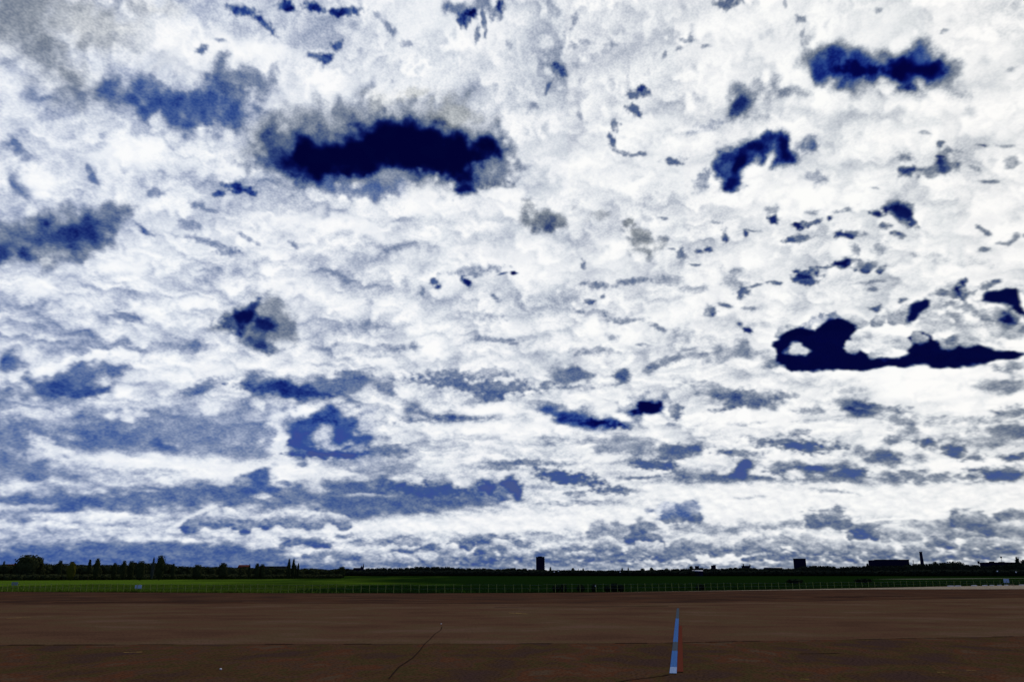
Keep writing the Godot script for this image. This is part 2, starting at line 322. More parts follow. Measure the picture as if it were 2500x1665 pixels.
	[28.52,15.65,0.24,0.23,82.41,0.35,0.6,0],
	[29.89,14.37,0.3,0.24,172.79,0.2,0.6,0],
	[29.08,15.29,1.02,0.66,171.77,0.72,0.6,0],
	[30.93,14.55,1.63,0.33,154.67,0.78,0.6,0],
	[25.16,14.63,0.81,0.39,173.47,0.88,0.6,0],
	[33.07,12.19,1.22,0.27,172.28,0.6,0.6,0],
	[0.5,1.2,0.1, PackedVector2Array([Vector2(-34.42,10.30), Vector2(-30.90,10.79), Vector2(-25.76,10.45), Vector2(-22.19,11.04), Vector2(-16.41,11.22), Vector2(-10.24,10.67), Vector2(-10.09,7.69), Vector2(-15.67,8.13), Vector2(-21.81,7.45), Vector2(-28.78,7.41), Vector2(-33.80,6.50)])],
	[-29.9,11.27,2.6,0.69,-168.41,0.37,0.5,0.2],
	[-29.55,11.13,1.42,0.42,-168.49,0.28,0.6,0],
	[-21.92,11.94,1.51,0.36,-152.27,0.45,0.6,0],
	[-25.96,10.63,2.86,0.29,-170.89,0.74,0.6,0],
	[-31.11,9.49,1.63,0.4,176.1,0.8,0.6,0],
	[-26.58,11.33,0.61,0.47,-177.39,0.92,0.6,0],
	[-20.95,10.83,1.14,0.59,-176.78,0.86,0.6,0],
	[-26.13,9.85,1.05,0.29,-164.47,0.88,0.6,0],
	[-14.79,11,1.32,0.41,-169.32,0.97,0.6,0],
	[0.38,0.4,0.3, PackedVector2Array([Vector2(-19.57,12.42), Vector2(-18.78,13.39), Vector2(-17.76,13.06), Vector2(-16.54,12.84), Vector2(-14.02,13.09), Vector2(-12.18,13.60), Vector2(-11.37,12.18), Vector2(-13.91,11.61), Vector2(-16.45,11.72), Vector2(-18.42,11.55)])],
	[-16,12.31,2.75,0.41,177.03,0.2,0.6,0],
	[-26.34,8.13,3.17,0.8,-176.49,0.44,0.6,0],
	[-32.05,7.88,1.64,0.8,-176.47,0.46,0.6,0],
	[-23.77,7.92,0.76,0.46,-178.42,0.3,0.6,0],
	[-27.21,8.21,1.37,0.51,-176.5,0.39,0.6,0],
	[-20.52,8.49,2.37,0.78,-177.38,0.52,0.6,0],
	[-18.19,7.92,1.35,0.54,-178.03,0.5,0.6,0],
	[-23.81,9.07,1.82,0.38,-176.35,0.5,0.6,0],
	[-29.44,9.19,1.66,0.23,-175.11,0.6,0.6,0],
	[0.94,0.5,0, PackedVector2Array([Vector2(-31.18,7.32), Vector2(-28.78,7.41), Vector2(-25.40,7.54), Vector2(-21.81,7.45), Vector2(-18.03,7.24), Vector2(-15.64,7.73), Vector2(-14.12,7.28), Vector2(-11.06,6.65), Vector2(-15.99,6.02), Vector2(-19.79,5.85), Vector2(-25.18,5.76), Vector2(-27.86,6.73), Vector2(-29.91,6.78)])],
	[-30.03,7.59,1.71,0.34,156.87,0.86,0.6,0],
	[-16.42,8.9,1.61,0.59,104.54,0.9,0.6,0],
	[-26.51,6.07,2.15,0.37,-177.25,0.66,0.6,0],
	[0.27,0.35,0.1, PackedVector2Array([Vector2(-15.92,10.03), Vector2(-14.55,10.50), Vector2(-13.38,11.22), Vector2(-12.34,11.11), Vector2(-11.07,10.64), Vector2(-10.92,7.88), Vector2(-12.64,7.73), Vector2(-14.55,7.77), Vector2(-15.52,7.53), Vector2(-15.32,8.74)])],
	[-15.06,8.65,1.01,0.55,95.1,0.16,0.6,0],
	[-13.06,7.94,2.23,0.2,-178.35,0.07,0.6,0],
	[-13.46,9.43,0.76,0.56,-179.8,0.8,0.6,0],
	[-12.6,8.64,1.12,0.43,-178.48,0.74,0.6,0],
	[-31.4,6.15,2.86,0.71,-176.76,0.46,0.6,0],
	[-25.25,6.32,2.65,0.28,-177.24,0.7,0.6,0],
	[0.42,0.45,0, PackedVector2Array([Vector2(-33.52,4.71), Vector2(-29.23,4.84), Vector2(-24.26,5.34), Vector2(-18.86,5.93), Vector2(-9.99,5.56), Vector2(-9.92,4.26), Vector2(-15.86,4.35), Vector2(-21.45,4.12), Vector2(-29.85,3.57), Vector2(-33.41,4.03)])],
	[-29.15,4.22,2.86,0.4,-177.88,0.37,0.6,0],
	[-17.15,5.99,1.26,0.69,-179.54,0.34,0.6,0.1],
	[-17.17,5.08,0.69,0.21,-178.82,0.78,0.6,0],
	[-19.74,5.32,2.35,0.29,-178.27,0.36,0.6,0],
	[-25.12,5.21,1.75,0.09,178.04,0.62,0.6,0],
	[-31.92,5.02,0.73,0.31,-178.22,0.85,0.6,0],
	[-30.56,5.22,0.54,0.22,-153.54,0.75,0.6,0],
	[-31.73,3.81,0.84,0.26,-178.36,0.82,0.6,0],
	[-30.14,4,0.94,0.16,-177.89,0.7,0.6,0],
	[-30.97,3.27,1.16,0.3,-178.56,0.5,0.6,0],
	[-27.42,3.43,3.2,0.23,-178.35,0.86,0.6,0],
	[-29.75,2.92,0.79,0.22,-178.9,0.93,0.6,0],
	[-28.13,2.7,2.64,0.27,-178.69,0.82,0.6,0],
	[-26.18,3.52,1.27,0.18,-178.43,0.93,0.6,0],
	[0.8,0.15,0, PackedVector2Array([Vector2(-23.09,2.81), Vector2(-21.85,3.59), Vector2(-20.29,4.34), Vector2(-19.60,3.83), Vector2(-18.73,3.52), Vector2(-17.10,3.16), Vector2(-19.51,2.88)])],
	[-20.72,3.19,1.56,0.26,-178.98,0.34,0.6,0],
	[-20.49,3.57,0.73,0.24,-179.21,0.42,0.6,0],
	[-21.49,3.64,1.33,0.13,-150.58,0.9,0.9,0],
	[-17.89,3.58,0.94,0.33,-179.41,0.74,0.6,0],
	[-17.68,3.25,0.85,0.15,-179.13,0.5,0.6,0],
	[-15.93,3.96,1.11,0.29,-179.17,0.84,0.6,0],
	[-15.98,3.47,1.06,0.21,-179.19,0.46,0.6,0],
	[-13,3.91,1.59,0.32,-179.27,0.9,0.6,0],
	[-13.07,3.47,1.19,0.25,-179.37,0.46,0.6,0],
	[-23.89,2.2,2.46,0.2,-179.11,0.9,0.6,0],
	[-20.97,2.06,0.9,0.1,-179.29,0.92,0.6,0],
	[-15.73,2.7,3.7,0.39,-179.37,0.82,0.6,0],
	[-12.21,2.35,1.58,0.35,-179.68,0.9,0.6,0],
	[-14.25,2.19,1.56,0.25,-179.57,0.47,0.6,0],
	[-12.15,1.38,2.57,0.27,-179.77,0.88,0.6,0],
	[-28.5,2.47,2.03,0.35,-178.91,0.72,0.6,0],
	[0.36,0.35,0, PackedVector2Array([Vector2(-33.02,1.60), Vector2(-27.21,1.88), Vector2(-22.99,1.90), Vector2(-19.42,1.99), Vector2(-15.64,1.55), Vector2(-14.74,0.98), Vector2(-11.17,0.61), Vector2(-11.12,-0.25), Vector2(-32.73,-0.22)])],
	[-30,1.91,2.37,0.26,-179.02,0.6,0.6,0],
	[-16.62,1.97,1.14,0.19,-179.55,0.85,0.6,0],
	[-6.23,12.14,5.39,0.63,-179.29,0.7,0.6,0],
	[-3.56,13.14,3.58,0.36,175.52,0.36,0.6,0],
	[-1.27,12.37,0.92,0.38,-179.87,0.28,0.6,0],
	[-0.3,12.95,2.28,0.44,179.81,0.4,0.6,0],
	[-9.13,12.79,0.8,0.47,-178.48,0.46,0.6,0],
	[-11.96,12.68,1.46,0.78,-177.94,0.44,0.6,0],
	[-6.73,11.19,1.81,0.52,-178.96,0.56,0.6,0],
	[-4.58,10.65,3.43,0.27,-176.54,0.42,0.6,0],
	[4.05,13.66,1.14,0.47,178.96,0.45,0.6,0],
	[7.82,13.46,0.56,0.4,178.58,0.32,0.6,0],
	[2.74,13.15,0.6,0.34,179.38,0.42,0.6,0],
	[4.8,12.91,1.61,0.17,178.78,0.5,0.6,0],
	[-1.91,11.36,2.69,0.42,-179.9,0.97,0.6,0],
	[-1.36,10,5.35,0.42,179.77,0.94,0.6,0],
	[-7.84,12.41,0.64,0.42,-178.91,0.95,0.6,0],
	[5.1,12.27,1.82,0.42,178.76,0.93,0.6,0],
	[7.22,11.7,1.48,0.78,178.6,0.9,0.6,0],
	[0.22,0.35,0.2, PackedVector2Array([Vector2(1.54,11.47), Vector2(2.62,11.88), Vector2(4.01,11.24), Vector2(5.61,11.10), Vector2(7.18,10.50), Vector2(8.97,10.45), Vector2(8.32,9.95), Vector2(6.42,9.78), Vector2(4.52,10.18), Vector2(2.93,10.77)])],
	[6.54,10.3,1.47,0.27,170.85,0.06,0.6,0],
	[9.96,11.36,1.41,0.75,178.22,0.42,0.5,0.4],
	[9.96,11.39,0.99,0.52,178.26,0.02,0.3,0],
	[11.62,11.24,0.39,0.29,85.45,0.52,0.6,0],
	[12.24,11.22,0.31,0.16,86.08,0.6,0.6,0],
	[-11.76,9.18,1.34,0.49,166.65,0.2,0.6,0],
	[-10.28,8.56,1.56,0.56,161.49,0.3,0.6,0],
	[-8.72,8.34,1.46,0.39,-178.95,0.44,0.6,0],
	[-11,8.49,0.62,0.27,-178.77,0.62,0.6,0],
	[-11.48,7.94,1.95,0.18,-178.56,0.1,0.6,0],
	[3.44,9.25,3.7,0.83,179.17,0.86,0.6,0],
	[2.69,9.16,1.27,0.31,179.49,0.66,0.6,0],
	[8.17,8.76,3.3,0.52,173.58,0.52,0.6,0],
	[11.24,8.28,2.03,0.51,178.33,0.4,0.6,0],
	[10.17,7.38,2.23,0.37,170.59,0.26,0.6,0],
	[11.39,7.25,0.61,0.3,179.1,0.2,0.6,0],
	[0.56,7.6,2.85,0.23,179.74,0.42,0.6,0],
	[-1.03,7.34,1.16,0.21,-179.95,0.48,0.6,0],
	[4.02,6.56,2.18,0.43,171.59,0.27,0.6,0],
	[3.39,6.56,1.05,0.31,179.61,0.22,0.6,0],
	[9.1,6.49,1.33,0.11,178.91,0.4,0.6,0],
	[7.32,5.7,1.54,0.28,179.24,0.32,0.6,0],
	[4.41,5.43,0.78,0.22,179.62,0.5,0.6,0],
	[4.92,4.81,2.78,0.18,179.48,0.62,0.6,0],
	[11.96,6.63,0.6,0.4,-179.84,0.35,0.6,0],
	[6.57,7.97,2.08,0.31,178.97,0.96,0.6,0],
	[10.09,5.76,1.21,0.4,179.14,0.9,0.6,0],
	[-2.94,7.8,0.63,0.26,-179.75,0.97,0.6,0],
	[-1.03,8.12,0.64,0.21,-179.92,0.98,0.6,0],
	[-9.19,7.3,3.11,0.61,-179.09,0.6,0.6,0],
	[0.37,0.5,0, PackedVector2Array([Vector2(-13.20,6.40), Vector2(-8.11,6.10), Vector2(-4.17,6.14), Vector2(-2.38,5.44), Vector2(-1.02,4.63), Vector2(-2.88,4.32), Vector2(-8.02,3.88), Vector2(-11.03,3.55), Vector2(-13.05,4.01)])],
	[-5.82,5.72,2.92,0.41,177.47,0.24,0.6,0],
	[-10.32,5.27,1.63,0.1,-179.13,0.66,0.9,0],
	[-11.72,6.74,0.61,0.14,-178.76,0.93,0.6,0],
	[-0.92,5.75,1.89,0.77,179.94,0.48,0.6,0.3],
	[-1.86,5.85,0.71,0.43,179.93,0.1,0.6,0],
	[-0.03,5.8,0.75,0.7,179.72,0.06,0.6,0],
	[-0.97,5.59,0.58,0.27,-179.99,0.4,0.6,0],
	[0.93,0.45,0, PackedVector2Array([Vector2(-13.00,3.23), Vector2(-5.97,3.84), Vector2(0.23,4.17), Vector2(8.50,4.47), Vector2(13.15,4.90), Vector2(13.08,3.72), Vector2(5.38,2.90), Vector2(-12.96,2.64)])],
	[11.42,4.24,1.49,0.55,179.46,0.5,0.3,0.2],
	[11.8,3.93,0.89,0.3,179.46,0.4,0.6,0],
	[10.53,4.45,0.5,0.4,-177.17,0.7,0.6,0],
	[6.72,3.19,1.17,0.46,179.87,0.66,0.6,0],
	[7.13,3.28,0.51,0.2,179.87,0.55,0.6,0],
	[9.04,2.82,0.97,0.61,-151.23,0.42,0.6,0],
	[1.88,2.79,1.08,0.12,179.89,0.6,0.6,0],
	[-7.65,2.29,1.62,0.26,-179.78,0.6,0.6,0],
	[6.39,2.39,5.03,0.4,179.64,0.68,0.6,0],
	[-9.62,1.34,0.95,0.39,179.7,0.97,0.6,0],
	[-3.87,1.61,0.77,0.41,179.67,0.98,0.6,0],
	[-7.91,1.25,0.65,0.22,179.91,0.93,0.6,0],
	[-11.51,1.48,0.54,0.23,179.61,0.94,0.6,0],
	[-1.1,1.96,0.87,0.18,-179.99,0.92,0.6,0],
	[6.48,2.14,0.59,0.34,-179.47,0.95,0.6,0],
	[0.74,1.51,1.74,0.28,179.96,0.82,0.6,0],
	[2.59,1.76,0.87,0.24,179.96,0.9,0.6,0],
	[9.41,2.08,1.2,0.26,179.75,0.86,0.6,0],
	[9.18,1.64,0.5,0.18,-179.93,0.9,0.6,0],
	[-6.29,1.01,2.03,0.29,-179.94,0.75,0.6,0],
	[-3.67,2.2,0.64,0.28,179.91,0.44,0.6,0],
	[-1.52,2.41,1.55,0.32,-179.99,0.42,0.6,0],
	[0.44,2.06,0.98,0.32,179.98,0.45,0.6,0],
	[-5.71,1.8,0.97,0.24,-179.93,0.38,0.6,0],
	[-7.72,1.5,1.11,0.15,-179.85,0.36,0.6,0],
	[-10.65,2.07,0.42,0.23,179.14,0.46,0.6,0],
	[-11.69,1.17,0.54,0.16,179.92,0.44,0.6,0],
	[-11.67,2.5,0.69,0.22,-179.8,0.5,0.6,0],
	[-2.22,1.02,1.74,0.32,-180,0.3,0.6,0],
	[6.35,1.21,3.51,0.22,179.84,0.36,0.6,0],
	[4.33,1.61,1.02,0.25,179.93,0.5,0.6,0],
	[10.86,1.29,1.28,0.24,179.85,0.4,0.6,0],
	[0.74,0.57,13.96,0.26,179.92,0.5,0.6,0],
	[-1.52,2.01,1.54,0.7,0.6,0.4],
	[-3.67,1.81,0.72,0.7,0.6,0.4],
	[6.7,2.64,1.22,1.1,0.86,0.6],
	[11.39,3.64,1.4,1.09,0.72,0.42],
	[9,1.98,1,1.38,0.55,0.38],
	[-7.74,1.99,1.51,0.49,0.75,0.55],
	[-11.49,1.14,0.69,0.78,0.97,0.5],
	[-9.59,0.81,1.19,1.07,0.99,0.5],
	[-7.9,0.81,0.85,0.78,0.95,0.5],
	[-6.28,0.67,1.51,0.59,0.85,0.5],
	[-3.86,1.01,1.02,1.19,0.99,0.48],
	[-1.1,1.46,1.38,1,0.95,0.45],
	[0.74,0.97,1.53,0.89,0.9,0.5],
	[2.59,1.31,0.97,0.79,0.95,0.45],
	[4.82,1.01,1.27,0.59,0.85,0.45],
	[6.46,1.65,0.76,0.99,0.97,0.5],
	[9.17,1.3,1.3,1.08,0.95,0.46],
	[11.33,1,1.08,0.87,0.92,0.45],
	[3.29,0.67,2.54,0.44,0.7,0.5],
	[-2.22,0.92,1.74,0.24,-179.99,0.32,0.6,0],
	[6.34,1.01,3.51,0.16,179.86,0.36,0.6,0],
	[-29.68,2.44,0.86,0.52,0.93,0.6],
	[-31.66,3.33,0.87,0.69,0.92,0.5],
	[-20.14,2.83,2.09,1.52,0.97,0.38],
	[-17.75,3.01,0.94,0.77,0.85,0.45],
	[-15.87,3.23,1.2,0.97,0.92,0.45],
	[-12.95,3.18,1.62,1.08,0.95,0.44],
	[-14.23,1.85,1.54,0.68,0.6,0.4],
	[-12.23,1.14,1.96,0.68,0.95,0.45],
	[28.03,11.47,3.7,0.75,173.78,1,0.6,0],
	[16.8,10.49,3.1,0.6,176.68,0.97,0.6,0],
	[26.97,6.69,2.63,0.33,176.54,0.98,0.6,0],
	[18.49,7.61,1.33,0.26,177.5,0.98,0.6,0],
	[21.51,9.42,2.73,0.39,176.19,0.92,0.6,0],
	[15.91,11.86,2.27,0.57,166.36,0.38,0.6,0],
	[16.22,11.99,0.8,0.37,176.84,0.28,0.6,0],
	[16.26,11.28,1.59,0.26,-173.19,0.44,0.6,0],
	[18.87,11.72,1.06,0.26,176.09,0.5,0.6,0],
	[14.44,12.55,2.01,0.31,166.59,0.52,0.6,0],
	[12.08,11.02,0.44,0.43,42.49,0.4,0.6,0],
	[23.43,11.72,0.82,0.21,175.11,0.66,0.6,0],
	[20.69,10.65,1.13,0.17,176.01,0.62,0.6,0],
	[23.93,10.51,1.69,0.5,166.79,0.36,0.6,0],
	[24.11,10.49,0.81,0.35,175.81,0.22,0.6,0],
	[25.61,10.32,1.13,0.23,175.16,0.42,0.6,0],
	[26.55,9.44,0.94,0.34,175.7,0.5,0.6,0],
	[32.5,11.07,1.53,0.49,173.23,0.5,0.6,0],
	[32.64,9.43,0.99,0.41,174.6,0.44,0.6,0],
	[32.05,8.14,1.44,0.49,175.35,0.42,0.6,0],
	[29.41,9.29,3.17,0.28,174.64,0.68,0.6,0],
	[20.62,9.96,0.84,0.13,176.31,0.7,0.6,0],
	[16.56,10,1.08,0.13,177.02,0.7,0.6,0],
	[19.89,9.22,1.04,0.22,176.75,0.5,0.6,0],
	[19.8,8.34,2.59,0.41,171.68,0.34,0.6,0],
	[19.7,8.24,1.5,0.26,177.06,0.25,0.6,0],
	[17.63,8.74,0.92,0.17,177.27,0.44,0.6,0],
	[24.63,7.3,1.63,0.59,168.21,0.38,0.6,0],
	[24.88,7.19,0.87,0.34,177.29,0.3,0.6,0],
	[27.57,8,0.78,0.34,164.94,0.3,0.6,0],
	[25.64,8.37,0.56,0.23,176.61,0.42,0.6,0],
	[26.3,8.8,0.77,0.32,176.28,0.56,0.6,0],
	[29.14,7.33,0.64,0.39,165.35,0.26,0.6,0],
	[30.07,7.04,0.55,0.29,177.47,0.42,0.6,0],
	[32,6.81,0.68,0.25,176.42,0.32,0.6,0],
	[30.45,8.01,1.56,0.36,175.46,0.6,0.6,0],
	[12.12,8.35,1.41,0.43,178.29,0.36,0.6,0],
	[15.81,8.02,1.37,0.26,177.75,0.42,0.6,0],
	[14.5,6.31,3.3,0.46,178.25,0.32,0.6,0],
	[12.74,6.91,1.2,0.4,178.63,0.55,0.6,0],
	[13.57,7.29,1.49,0.4,178.32,0.85,0.6,0],
	[15.83,7.02,0.66,0.58,76.5,0.14,0.6,0],
	[21.66,6.5,3,0.48,168.84,0.38,0.6,0],
	[20.77,6.81,1.19,0.17,177.44,0.24,0.6,0],
	[23,6.34,0.98,0.3,177.68,0.27,0.6,0],
	[18.22,6.74,0.62,0.26,178.37,0.38,0.6,0],
	[21.15,5.99,1.9,0.25,177.67,0.46,0.6,0],
	[26.37,5.99,0.97,0.42,178.04,0.42,0.6,0],
	[26.73,5.46,0.35,0.26,-177.48,0.5,0.6,0],
	[31.15,5.81,1.74,0.44,176.77,0.36,0.6,0],
	[31.29,5.71,0.92,0.22,176.82,0.27,0.6,0],
	[28.02,5.81,1.06,0.29,177.26,0.52,0.6,0],
	[0.93,0.35,0, PackedVector2Array([Vector2(10.46,5.96), Vector2(18.32,5.75), Vector2(23.81,5.59), Vector2(29.64,5.18), Vector2(33.21,5.33), Vector2(32.98,3.88), Vector2(28.60,3.44), Vector2(24.43,3.47), Vector2(19.95,3.21), Vector2(14.28,3.31), Vector2(10.34,3.55)])],
	[21.53,5.26,1.16,0.13,171.58,0.62,0.6,0],
	[16.35,5.03,1.15,0.1,178.51,0.75,0.6,0],
	[0.52,0.3,0, PackedVector2Array([Vector2(12.80,3.13), Vector2(19.96,3.30), Vector2(25.25,3.18), Vector2(28.56,3.17), Vector2(32.93,3.54), Vector2(32.62,1.61), Vector2(27.63,2.31), Vector2(23.46,2.58), Vector2(19.92,2.88), Vector2(16.16,2.70), Vector2(13.26,2.64)])],
	[25.27,3.36,3.72,0.08,-178.48,0.97,0.6,0],
	[11.78,4.23,0.99,0.52,179.99,0.45,0.6,0],
	[11.66,3.93,0.79,0.25,179.43,0.38,0.6,0],
	[21.09,3.65,1.17,0.43,179.28,0.55,0.6,0],
	[20.89,3.47,0.9,0.24,178.99,0.42,0.6,0],
	[21.76,4.01,0.45,0.24,-179.89,0.5,0.6,0],
	[12.3,3.04,1.57,0.29,179.4,0.62,0.6,0],
	[12.25,2.26,1.17,0.35,179.78,0.9,0.6,0],
	[16.71,2.4,1.13,0.4,179.84,0.93,0.6,0],
	[18.97,2.56,1.37,0.38,179.46,0.96,0.6,0],
	[20.73,1.97,1.43,0.37,179.6,0.94,0.6,0],
	[23.4,2.03,1.8,0.26,179.21,0.82,0.6,0],
	[22.91,1.58,1.38,0.26,179.52,0.9,0.6,0],
	[25.28,2.72,1.05,0.45,-179.98,0.97,0.6,0],
	[28.86,2.46,0.71,0.26,179.69,0.85,0.6,0],
	[31.55,2.82,0.53,0.34,-176.66,0.85,0.6,0],
	[25.58,1.72,1.41,0.36,179.6,0.85,0.6,0],
	[30.34,1.91,1.36,0.31,179.26,0.74,0.6,0],
	[14.57,1.94,0.77,0.29,-179.92,0.75,0.6,0],
	[22.15,2.69,0.18,0.13,-175.2,0.95,0.6,0],
	[23.83,2.8,0.22,0.13,-178.27,0.95,0.6,0],
	[25.52,2.58,0.34,0.31,47.97,0.6,0.6,0],
	[23.12,2.68,0.78,0.35,-179.82,0.36,0.6,0],
	[29.23,3.42,0.75,0.32,179.42,0.42,0.6,0],
	[28.53,3.58,0.38,0.21,79.57,0.48,0.6,0],
	[30.49,2.9,0.48,0.32,76.43,0.4,0.6,0],
	[31.57,3.51,0.75,0.21,178.36,0.45,0.6,0],
	[12.41,1.57,1.07,0.27,179.86,0.42,0.6,0],
	[17.02,1.64,1.12,0.34,179.93,0.42,0.6,0],
	[19.3,1.24,1.45,0.3,179.77,0.4,0.6,0],
	[22.28,1.4,0.83,0.26,-179.98,0.38,0.6,0],
	[25.78,1.36,0.62,0.36,-177.46,0.4,0.6,0],
	[24.02,1.47,0.47,0.34,-173.79,0.44,0.6,0],
	[29.86,1.23,2.41,0.31,179.4,0.4,0.6,0],
	[27.44,2.05,0.5,0.28,-178.01,0.46,0.6,0],
	[17.52,2.01,0.56,0.15,179.7,0.5,0.6,0],
	[19.85,2.17,0.53,0.14,152.71,0.55,0.6,0],
	[29.28,2.62,0.47,0.17,179.59,0.46,0.6,0],
	[22.8,0.57,10.31,0.24,179.71,0.52,0.6,0],
	[21.04,3.14,1.17,1.04,0.72,0.42],
	[11.74,3.69,0.99,1.09,0.68,0.42],
	[29.16,2.89,0.91,0.97,0.8,0.4],
	[31.55,3.34,0.83,0.52,0.8,0.45],
	[23.07,2.26,0.87,0.74,0.52,0.36],
	[30.42,2.42,0.46,0.95,0.75,0.4],
	[31.54,2.31,0.82,1.03,0.97,0.5],
	[28.82,2.2,0.87,0.61,0.92,0.5],
	[12.21,1.53,1.42,1.17,0.98,0.46],
	[16.64,1.64,1.32,1.34,0.99,0.5],
	[19.07,1.66,1.61,1.32,1,0.52],
	[20.95,1.46,1.16,1.02,0.98,0.5],
	[23.23,1.34,1.39,0.91,0.95,0.48],
	[25.21,2.18,1.14,1,1,0.62],
	[26.01,1.23,0.99,0.89,0.93,0.48],
	[27.47,1.69,0.65,0.71,0.8,0.45],
	[30.14,1.57,1.46,0.69,0.9,0.46],
	[14.53,1.37,0.96,0.77,0.85,0.45],
	[17.9,0.97,2.32,0.47,0.75,0.42],
	[22.83,0.85,2.17,0.45,0.75,0.42],
	[28.24,0.9,1.98,0.43,0.65,0.42],
]
const LONE_TREES := [
	["dome", -153.16, -262, 7.61, 8.33, "large domed tree at the far left, broadest crown on the skyline"],
	["round", -150.81, -264, 6.96, 3.25, "smaller round tree leaning out of the large domed one"],
	["column", -165.67, -270, 5.98, 1.25, "narrow tree close to the left edge of the picture"],
	["round", -145.09, -266, 6.04, 1.77, "small knob-topped tree just right of the large domed tree"],
	["round", -132.72, -250, 5.43, 2.82, "olive-green flat-topped tree in the left belt"],
	["sparse", -136.68, -268, 6.33, 1.92, "thin sparse-topped tree left of a taller tuft"],
	["round", -134.21, -268, 6.71, 2.06, "tufted tree rising over the left belt beside a sparse one"],
	["round", -130.36, -272, 5.36, 1.81, "small low tree between the tufted tree and a group of three"],
	["round", -124.56, -266, 5.98, 1.91, "leftmost of three close trees left of the tall slim pair"],
	["round", -124.01, -270, 5.91, 2.35, "middle of three close trees left of the tall slim pair"],
	["dome", -118.12, -264, 5.82, 2.98, "rightmost and widest of three close trees by the slim pair"],
	["column", -119.12, -275, 7.24, 1.13, "slim pale poplar next to a tall rounded tree"],
	["tall", -111.22, -262, 7.48, 3.09, "tall rounded tree, highest crown of the left belt after the dome"],
	["round", -114.38, -280, 5.2, 1.58, "small round tree right of the tall rounded tree"],
	["dome", -108.09, -285, 4.99, 3.51, "low dome tree left of the boxy one"],
	["round", -101.02, -290, 5.6, 3.57, "boxy tree standing above the belt left of the red roof"],
	["column", -94.98, -300, 5.31, 1.08, "tiny column tree right of the red roof"],
	["round", -92.19, -300, 5.59, 2, "left one of two close round trees near the red roof"],
	["round", -90.99, -302, 5.33, 2.32, "right one of two close round trees near the red roof"],
	["column", -88.83, -330, 7.78, 1.69, "left poplar of the tall pair left of centre"],
	["column", -87.56, -332, 7.82, 1.62, "right poplar of the tall pair left of centre"],
	["column", -86.4, -335, 6.2, 1.2, "short third poplar beside the tall pair"],
	["column", -87.09, -334, 5.55, 1.37, "bushy low poplar between the tall pair and the short third"],
	["dome", -86.02, -420, 5.63, 3.88, "low dome tree at the end of the left belt"],
	["sparse", -106.22, -1050, 10.95, 3.23, "thin sparse tuft above the middle of the far wood"],
	["cone", -47.07, -1060, 10.28, 2.72, "left one of two tiny pointed trees left of the tower block"],
	["cone", -41.31, -1060, 10.28, 2.72, "right one of two tiny pointed trees left of the tower block"],
	["cone", 50.1, -1080, 11.47, 4.98, "pointed conifer just right of the tower block"],
	["round", 80.11, -1090, 10.01, 5.59, "dark round tree in a trio right of the conifer"],
	["cone", 87.1, -1090, 9.75, 2.24, "thin pointed tree in a trio right of the conifer"],
	["cone", 93.56, -1090, 10.01, 5.03, "wider pointed tree in a trio right of the conifer"],
	["cone", 144.65, -1090, 10.52, 5.03, "left pointed tree of the pair mid right"],
	["cone", 152.75, -1090, 11.3, 3.35, "right pointed tree of the pair mid right"],
	["round", 171.49, -1090, 9.49, 7.83, "round tree left of the bumpy clump"],
	["round", 183.37, -1090, 10.52, 6.71, "bumpy round tree in the far wood right of centre"],
	["round", 203.21, -1090, 9.49, 6.71, "low round tree at the right end of the bumpy clump"],
	["round", 235.65, -1090, 12.34, 6.71, "round tree left of the small square block"],
	["round", 463.63, -1080, 15.32, 4.98, "round tree at the left corner of the long dark hall"],
	["round", 459.97, -900, 14.77, 7.38, "tufted tree just right of the tall chimney"],
	["dome", 480.5, -900, 15.2, 18.46, "wide dark dome tree right of the tall chimney"],
	["dome", 471.34, -905, 13.98, 13.92, "dome tree between the chimney and the widest dark dome"],
	["round", 507.18, -905, 11.61, 6.5, "low round tree below the thin right mast"],
	["tall", 549.89, -900, 20.14, 5.08, "tall egg-shaped tree near the right edge"],
	["dome", 560.39, -905, 16.79, 10.21, "dense dark tree cut by the right edge"],
]

